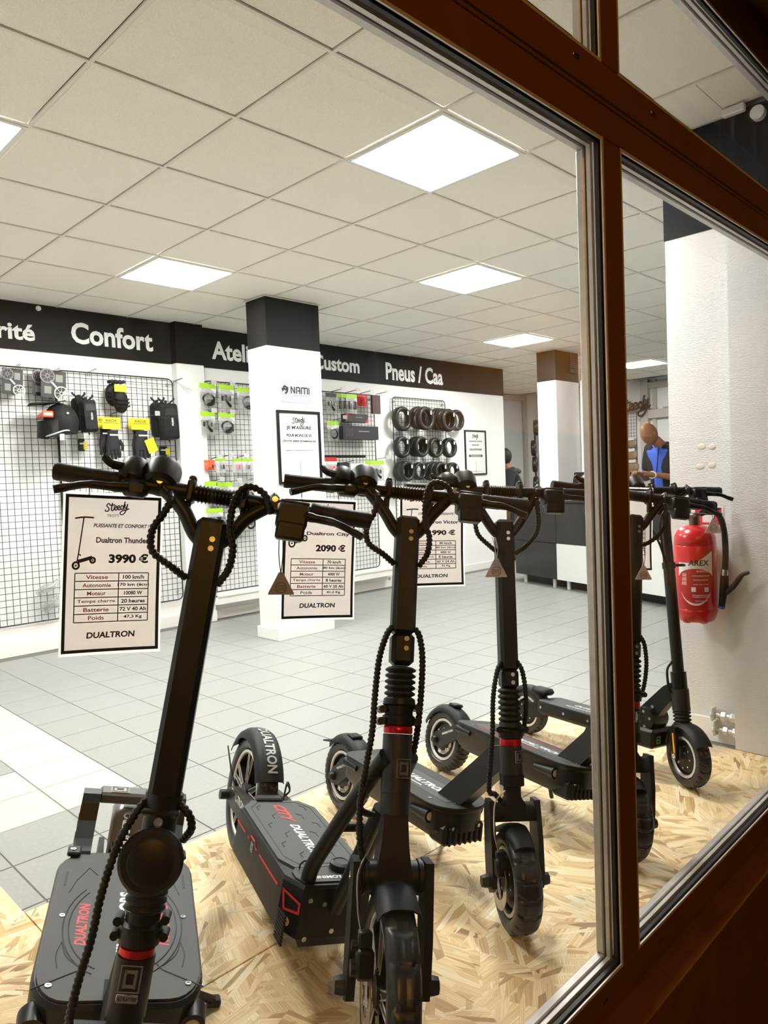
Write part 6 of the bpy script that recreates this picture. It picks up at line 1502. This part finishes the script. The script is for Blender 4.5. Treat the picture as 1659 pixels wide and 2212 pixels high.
t = thing('card_sticker', 'small card payment sticker on the black counter cabinet', 'sticker', MC @ Matrix.Translation((.62, .90, .0135))); MB().box((0, 0, .0005), (.12, .07, .001)).build('sheet', paper, t, smooth=False)
MB().cyl((-.022, 0, .001), (-.022, 0, .0016), .022, n=18).build('red_dot', redcard, t); MB().cyl((.008, 0, .0012), (.008, 0, .0018), .022, n=18).build('yellow_dot', mat('orange_dot', (.8, .4, .02), .5), t)
MB().box((.042, .006, .0014), (.028, .010, .0006)).build('print_bar', greycard, t, smooth=False); MB().box((.042, -.012, .0014), (.028, .006, .0006)).build('print_bar', greycard, t, smooth=False)
# monitor seen from behind
c = MC @ Vector((.93, .968, -.24)); t = thing('monitor', 'black monitor standing on the counter, seen from behind', 'monitor', Matrix.Translation(c) @ Matrix.Rotation(math.atan2(cd.y, cd.x), 4, 'Z'))
Mt = Matrix.Rotation(-.22, 4, 'X'); MB().box((.03, 0, .17), (.50, .03, .27), .006, M=Mt).build('screen_back', black, t, smooth=False); MB().box((.03, -.017, .22), (.49, .006, .004), M=Mt).build('seam', gunmetal, t, smooth=False)
MB().box((0, 0, .006), (.22, .18, .012), .004).build('foot', black, t); MB().box((0, .01, .07), (.05, .02, .14), .003).build('stand', black, t)
# things on the right part of the counter front shelf
for k, (dx, dz, l) in enumerate(((1.74, .992, 'green and grey box on the counter, lower of two'), (1.78, 1.0385, 'green and grey box on the counter, upper of two'))):
    c = MC @ Vector((dx, dz, -.10)); t = thing('parts_box', l, 'box', Matrix.Translation(c) @ Matrix.Rotation(math.atan2(cd.y, cd.x), 4, 'Z'), 'boxes on the counter')
    MB().box((0, 0, 0), (.18, .12, .045), .003).build('carton', mat('apple_green', (.35, .60, .12), .5), t, smooth=False); MB().box((0, -.061, 0), (.13, .002, .02)).build('label', greycard, t, smooth=False)

# brown carton behind the third scooter
p = on_z(1104, 1203, 0); t = thing('cardboard_box', 'tall brown cardboard box left of the black counter', 'box', Matrix.Translation((p.x+.28, p.y+.22, 0)) @ Matrix.Rotation(.1, 4, 'Z')); MB().box((0, 0, .42), (.34, .30, .84), .004).build('carton', mat('kraft_board', (.50, .34, .19), .7), t, smooth=False); MB().box((0, -.151, .42), (.06, .002, .84)).build('tape', mat('brown_tape', (.40, .27, .13), .3), t, smooth=False)

# ================================================================== far walls
frame_grey = mat('beige_joinery', (.52, .48, .42), .5); panel_white = mat('pale_panel', (.74, .76, .74), .3)
def wall_panelling(M, w_, h, parent, posts):
    for (x, wd) in posts: MB().box((x, h/2, .03), (wd, h, .06), .004, M=M).build('post', frame_grey, parent, smooth=False)
Mb = frame((XE, YF2-.001, 0), (1, 0, 0), (0, 0, 1)); wl = XF-XE
wall_panelling(Mb, wl, 2.70, wall_farback, ((.4, .07), (1.75, .07), (wl-.05, .10)))
for (x, z) in ((wl/2, 2.70), (wl/2, .95)): MB().box((x, z, .03), (wl, .09, .058), .004, M=Mb).build('rail', frame_grey, wall_farback, smooth=False)
for (x0, x1) in ((.45, 1.70), (1.80, wl-.12)): MB().box(((x0+x1)/2, 1.83, .012), (x1-x0, 1.60, .01), M=Mb).build('panel', panel_white, wall_farback, smooth=False)
Mf = frame((XF-.001, YF2, 0), (0, -1, 0), (0, 0, 1)); fl = YF2-.95
wall_panelling(Mf, fl, CEIL, wall_far, ((.35, .05), (.45, .05), (2.55, .06)))
pA = on_x(1397, 880, XF); pB = on_x(1440, 900, XF)
MB().box((YF2-pA.y, CEIL/2, .05), (.13, CEIL, .10), .004, M=Mf).build('post', frame_grey, wall_far, smooth=False)
dz = on_x(1430, 893, XF).z; MB().box((YF2-pA.y+.75, dz, .05), (1.40, .14, .10), .004, M=Mf).build('rail', frame_grey, wall_far, smooth=False)
for k in range(6): MB().box((YF2-pA.y+.15+k*.2, dz+.09, .04), (.10, .03, .05), .008, M=Mf).build('ledge_block', frame_grey, wall_far, smooth=False)
MB().box((YF2-pA.y+.75, CEIL-.10, .04), (1.4, .10, .06), .004, M=Mf).build('rail', frame_grey, wall_far, smooth=False)
MB().box((YF2-pA.y+.75, dz-.62, .012), (1.25, 1.05, .01), M=Mf).build('panel', panel_white, wall_far, smooth=False)
# script sign
p0, p1 = on_x(1342, 890, XF-.03), on_x(1413, 872, XF-.03); wd = (p0.y-p1.y)
t = thing('script_sign', 'dark handwritten-style shop name on the far wall, above the man', 'sign', side_frame((XF-.15, (p0.y+p1.y)/2, on_x(1378, 880, XF-.03).z)))
ss = MB()
for s in SCRIPT: ss.tube(catmull([((q[0]-.5)*wd, (q[1]-.33)*wd*1.0, .012*i/len(s)) for i, q in enumerate(s)], 6), .016, 6)
ss.build('stroke', mat('dark_bronze', (.05, .025, .012), .4), t)
# side grid with parts on the far wall
q0 = on_x(1355, 895, XF-.03); q1 = on_x(1375, 895, XF-.03); qz0 = on_x(1365, 1040, XF-.03).z; qz1 = on_x(1365, 886, XF-.03).z
t = thing('grid_panel', 'wire grid on the far wall left of the man', 'wire grid', side_frame((XF-.04, (q0.y+.25+q1.y)/2, qz0)), 'black wire display grids'); gw, gh = (q0.y+.25)-q1.y, qz1-qz0
MB().tube([(-gw/2, 0, 0), (gw/2, 0, 0), (gw/2, gh-.04, 0), (gw/2-.04, gh, 0), (-gw/2+.04, gh, 0), (-gw/2, gh-.04, 0)], .006, 6, closed=True).build('grid_frame', mat('grey_wire', (.10, .09, .08), .4), t)
wr = MB()
for i in range(1, 9): wr.cyl((-gw/2+gw*i/9, 0, .003), (-gw/2+gw*i/9, gh, .003), .003, n=5)
for j in range(1, 22): wr.cyl((-gw/2, gh*j/22, -.003), (gw/2, gh*j/22, -.003), .003, n=5)
wr.build('wire_mesh', mat('grey_wire', (.10, .09, .08), .4), t)['kind'] = 'stuff'
for k, (x, y, r_, l) in enumerate(((1364, 958, .10, 'upper brown part pack on the far grid'), (1364, 983, .11, 'middle brown part pack on the far grid'), (1366, 1008, .12, 'lower brown part pack on the far grid'))):
    p = on_x(x, y, XF-.12); t = thing('part_pack', l, 'package', Matrix.Translation(p), 'brown packs on the far grid'); MB().sphere((0, 0, 0), (.05, r_, r_*.8), 10, 7).build('pack', mat('tan_pack', (.30, .21, .13), .6), t, angle=.3); MB().box((-.045, 0, r_*.75), (.02, r_*1.4, .05), .004).build('white_header', paper, t, smooth=False)
# tyres on a stand beside the far column
t = thing('tyre_stand', 'slim black upright carrying tyres behind the far column', 'stand', Matrix.Translation((on_y(1157, 1000, 6.47).x, 6.47, 0))); MB().cyl((0, 0, 0), (0, 0, 2.1), .014, n=10).build('pole', black, t); MB().cyl((0, 0, 0), (0, 0, .02), .18, n=20).build('foot', black, t)
sx = t.location.x
for k, (x, y, l) in enumerate(((1158, 924, 'top tyre on the upright behind the far column'), (1153, 968, 'second tyre on the upright behind the far column'), (1156, 1003, 'third tyre on the upright behind the far column'), (1158, 1046, 'lowest tyre on the upright behind the far column'))):
    c = on_y(x, y, 6.33); t = thing('scooter_tyre', l, 'tyre', Matrix.Translation(c) @ Matrix.Rotation(PI/2+.5, 4, 'Z'), 'tyres on the upright'); tyre_mesh((0, 0, 0), .125, .075, .080, I4, 30, 'chevron', 60).build('tyre', tyre_m, t, angle=.5)
t = thing('white_conduit', 'white vertical conduit with a bright round end beside the far column', 'conduit', Matrix.Translation((8.21, 4.62, 0))); MB().box((0, 0, 1.2), (.05, .04, 2.4), .004).build('duct', white_gloss, t, smooth=False); MB().sphere((0, -.02, 2.38), .05, 14, 9).build('round_end', white_gloss, t)

# ================================================================== people
def skin_mesh(name, verts, edges, radii, sub=2, root=0):
    me = D.meshes.new(name); me.from_pydata([tuple(v) for v in verts], edges, []); o = D.objects.new(name, me); COL.objects.link(o)
    m_ = o.modifiers.new('s', 'SKIN'); sd = o.modifiers.new('d', 'SUBSURF'); sd.levels = sub; sd.render_levels = sub
    for i, v in enumerate(me.skin_vertices[0].data):
        r_ = radii[i]; v.radius = r_ if isinstance(r_, tuple) else (r_, r_); v.use_root = (i == root)
    dg = bpy.context.evaluated_depsgraph_get(); out = D.meshes.new_from_object(o.evaluated_get(dg)); D.objects.remove(o); D.meshes.remove(me)
    out.polygons.foreach_set('use_smooth', [True]*len(out.polygons)); return out
def chain_mesh(name, chains, sub=2):
    """chains: lists of (point, radius) that share their first point when equal"""
    V, E, R_ = [], [], []; idx = {}
    for ch in chains:
        last = None
        for (p, r_) in ch:
            k = tuple(round(x, 4) for x in p)
            if k not in idx: idx[k] = len(V); V.append(p); R_.append(r_)
            i = idx[k]
            if last is not None and i != last: E.append((last, i))
            last = i
    return skin_mesh(name, V, E, R_, sub)
skin_m = mat('brown_skin', (.30, .135, .065), .5); blue_cloth = mat('blue_cloth', (.06, .13, .62), .7); dark_cloth = mat('dark_navy_cloth', (.018, .020, .026), .85, bump=(60, .4)); jeans = mat('dark_trousers', (.020, .022, .030), .8)
def man():
    hp = at_depth(1402, 937, 7.75); F = Vector((-.90, .36, 0)).normalized(); X = Vector((0, 0, 1)).cross(F)*-1    # X = his right
    base = Vector((hp.x, hp.y, 0))-F*.21
    M = Matrix(((X.x, F.x, 0, base.x), (X.y, F.y, 0, base.y), (0, 0, 1, 0), (0, 0, 0, 1)))
    t = thing('person', 'bald person in blue shirt and black vest looking down behind the counter', 'person', M)
    hz = hp.z
    pel, wa, che, nb = (0, -.03, .94), (0, -.01, 1.14), (0, .01, 1.36), (0, .10, hz-.085)
    ch = [[(pel, (.12, .09)), (wa, (.11, .08)), (che, (.12, .085)), ((0, .04, hz-.14), (.08, .06)), (nb, (.058, .06)), ((0, .15, hz-.045), (.055, .058))]]
    for s in (-1, 1):
        ch.append([(pel, (.12, .09)), ((s*.095, .0, .86), .07), ((s*.10, .02, .48), .058), ((s*.105, -.02, .09), .040), ((s*.11, .10, .035), .036), ((s*.115, .19, .030), .028)])
        sh, el, wr_, pm = (s*.185, .02, hz-.155), (s*.245, .02, 1.16), (s*.10, .32, 1.22), (s*.065, .375, 1.23)
        ch.append([(che, (.12, .085)), (sh, .05), (el, .044), (wr_, .028), (pm, (.034, .020))])
    bm_ = chain_mesh('body', ch)
    bm_.materials.append(skin_m); body = link('body', bm_, t)
    # head: one continuous shape with brow, nose, chin, bowed forward
    hm = MB(); n, m_ = 28, 20; R0 = Matrix.Translation((0, .21, hz)) @ Matrix.Rotation(-.62, 4, 'X'); secs = []
    for i in range(1, m_):
        ph = -PI/2+PI*i/m_; z = .128*math.sin(ph); c = math.cos(ph); ring_ = []
        for j in range(n):
            a = 2*PI*j/n; sx, sy = math.cos(a), math.sin(a); rx, ry = .076*c, .098*c
            if z < 0: rx *= 1-.22*(-z/.128); 
            y = ry*sy; x = rx*sx
            if sy > 0.55 and abs(sx) < .8:
                k = (sy-.55)/.45
                if -.03 < z < .008: y += .020*k*math.exp(-(sx/.22)**2)*(1-(z+.03)/.05)
                if .010 < z < .030: y += .004*k
                if .0 < z < .014: y -= .006*k*math.exp(-((abs(sx)-.36)/.16)**2)
                if -.065 < z < -.050: y += .006*k*math.exp(-(sx/.3)**2)
                if z < -.09: y += .008*k
            ring_.append((x, y, z))
        secs.append(ring_)
    hm.loft(secs, R0); head = hm.build('head', skin_m, t)
    for s in (-1, 1):
        MB().sphere((s*.077, -.005, -.004), (.010, .020, .032), 10, 8, M=R0).build('ear', skin_m, head)
        MB().sphere((s*.029, .083, .008), (.012, .007, .006), 10, 6, M=R0).build('eye', mat('eye_dark', (.03, .02, .015), .3), head)
    MB().tube([(x, .094-.9*x*x, -.052) for x in (-.022, -.011, 0, .011, .022)], .0032, 6, M=R0).build('mouth', mat('lip', (.20, .075, .055), .5), head)
    # hands: palm ends in five bent fingers each
    for s in (-1, 1):
        hd = MB(); pm = Vector((s*.065, .375, 1.23))
        hd.sphere(pm+Vector((-s*.004, .018, .004)), (.034, .045, .017), 12, 8); palm = hd.build('hand', skin_m, t)
        for k in range(4):
            b0 = pm+Vector((s*(.024-.016*k), .052, .006)); L_ = (.062, .074, .070, .056)[3-k]
            f_ = MB(); f_.tube(catmull([b0, b0+Vector((-s*.006, L_*.45, .010)), b0+Vector((-s*.014, L_*.75, -.004)), b0+Vector((-s*.020, L_*.80, -.026))], 4), [.0092]*8+[.008]*5, 8); f_.build('finger', skin_m, palm)
        th = MB(); b0 = pm+Vector((-s*.030, .015, .010)); th.tube(catmull([b0, b0+Vector((-s*.018, .026, .012)), b0+Vector((-s*.014, .052, .010))], 4), [.0105]*4+[.0095]*5, 8); th.build('thumb', skin_m, palm)
    # clothes
    sh_ = [[((0, -.03, .90), (.165, .125)), ((0, -.01, 1.14), (.155, .115)), ((0, .01, 1.36), (.180, .130)), ((0, .04, hz-.14), (.118, .094)), ((0, .07, hz-.11), (.07, .07))]]
    for s in (-1, 1): sh_.append([((0, .01, 1.36), (.180, .130)), ((s*.188, .02, hz-.155), .074), ((s*.232, .02, 1.27), .062), ((s*.243, .02, 1.21), .060)])
    m1 = chain_mesh('shirt', sh_); m1.materials.append(blue_cloth); link('shirt', m1, t)
    vs_ = [[((0, -.035, .92), (.175, .135)), ((0, -.015, 1.14), (.168, .126)), ((0, .005, 1.36), (.196, .140)), ((0, .03, hz-.14), (.132, .106)), ((0, .05, hz-.10), (.085, .085))]]
    for s in (-1, 1): vs_.append([((0, .005, 1.36), (.196, .140)), ((s*.190, .015, hz-.155), .084), ((s*.214, .02, 1.30), .080), ((s*.236, .02, 1.24), .074)])
    m2 = chain_mesh('vest', vs_); bmv = bmesh.new(); bmv.from_mesh(m2)
    bmesh.ops.delete(bmv, geom=[f for f in bmv.faces if f.calc_center_median().y > .06 and abs(f.calc_center_median().x) < .06], context='FACES'); bmv.to_mesh(m2); bmv.free()
    m2.materials.append(fabric); link('vest', m2, t)
    tr = [[((0, 0, .96), (.170, .128)), ((0, 0, .90), (.165, .125))]]
    for s in (-1, 1): tr.append([((0, 0, .90), (.165, .125)), ((s*.098, 0, .80), .100), ((s*.102, .02, .48), .075), ((s*.106, -.015, .10), .060)])
    m3 = chain_mesh('trousers', tr); m3.materials.append(jeans); link('trousers', m3, t)
    for s in (-1, 1): so = MB(); so.sphere((s*.113, .08, .045), (.055, .14, .048), 14, 8); so.build('shoe', black, t)
    MB().tube([(Vector((-.118, .288, 1.208))+Vector((.034*math.cos(a), .008*math.sin(a)*0+.016*math.cos(a), .034*math.sin(a)))) for a in [i*2*PI/16 for i in range(16)]], .009, 8, closed=True).build('watch', silver, t)
    ln = MB(); ln.tube(catmull([(-.05, .13, hz-.15), (-.045, .150, 1.30), (-.02, .140, 1.18)], 5), .005, 6); ln.build('lanyard', black, t)
man()
def shopper():
    hp = at_depth(1087, 988, 10.75); F = Vector((-.55, .83, 0)).normalized(); X = Vector((0, 0, 1)).cross(F)*-1; base = Vector((hp.x, hp.y, 0))-F*.16
    M = Matrix(((X.x, F.x, 0, base.x), (X.y, F.y, 0, base.y), (0, 0, 1, 0), (0, 0, 0, 1)))
    t = thing('person', 'person in a dark hooded jacket seen from behind at the end of the back wall', 'person', M); hz = hp.z
    pel, wa, che = (0, -.04, .94), (0, .0, 1.12), (0, .05, 1.30)
    ch = [[(pel, (.11, .09)), (wa, (.10, .08)), (che, (.11, .08)), ((0, .09, hz-.20), (.07, .06)), ((0, .11, hz-.13), .058), ((0, .13, hz-.08), .056)]]
    for s in (-1, 1):
        ch.append([(pel, (.11, .09)), ((s*.095, -.02, .84), .07), ((s*.10, .02, .48), .06), ((s*.105, -.02, .09), .042), ((s*.11, .12, .035), .034)])
        ch.append([(che, (.11, .08)), ((s*.17, .06, hz-.24), .035), ((s*.25, .08, 1.08), .036), ((s*.20, .28, .98), .028), ((s*.19, .34, .97), .03)])
    b = chain_mesh('body', ch); b.materials.append(skin_m); link('body', b, t)
    MB().sphere((0, .16, hz), (.082, .105, .125), 20, 14).build('head', skin_m, t)
    h = MB(); h.sphere((0, .145, hz+.012), (.094, .112, .130), 20, 14); hair = h.build('hair', mat('black_hair', (.010, .009, .008), .6), t)
    jk = [[((0, -.05, .86), (.185, .15)), ((0, .0, 1.10), (.178, .138)), ((0, .05, 1.30), (.20, .145)), ((0, .09, hz-.20), (.135, .11)), ((0, .10, hz-.16), (.085, .085))]]
    for s in (-1, 1): jk.append([((0, .05, 1.30), (.20, .145)), ((s*.195, .06, hz-.24), .086), ((s*.258, .08, 1.08), .070), ((s*.205, .27, .985), .055)])
    j = chain_mesh('jacket', jk); j.materials.append(dark_cloth); link('jacket', j, t)
    hd = MB(); hd.tube(catmull([(-.10, .08, hz-.19), (-.07, -.03, hz-.20), (0, -.065, hz-.22), (.07, -.03, hz-.20), (.10, .08, hz-.19)], 6), .035, 10); hd.build('hood', mat('grey_cloth', (.075, .082, .080), .85), t)
    tr = [[((0, -.04, .96), (.165, .13)), ((0, -.04, .90), (.165, .13))]]
    for s in (-1, 1): tr.append([((0, -.04, .90), (.165, .13)), ((s*.098, -.02, .80), .10), ((s*.102, .02, .48), .075), ((s*.106, -.015, .10), .06)])
    m3 = chain_mesh('trousers', tr); m3.materials.append(jeans); link('trousers', m3, t)
    for s in (-1, 1): MB().sphere((s*.112, .09, .045), (.055, .14, .048), 14, 8).build('shoe', black, t)
    for s in (-1, 1):
        hn = MB(); p = Vector((s*.19, .35, .965)); hn.sphere(p, (.032, .045, .020), 10, 8); po = hn.build('hand', skin_m, t)
        for k in range(4): f_ = MB(); b0 = p+Vector((-.024+.016*k, .035, 0)); f_.tube([b0, b0+Vector((0, .035, -.006)), b0+Vector((0, .05, -.03))], .0085, 6); f_.build('finger', skin_m, po)
        f_ = MB(); b0 = p+Vector((-s*.03, .0, 0)); f_.tube([b0, b0+Vector((-s*.02, .02, -.004)), b0+Vector((-s*.018, .045, -.012))], .0095, 6); f_.build('thumb', skin_m, po)
shopper()
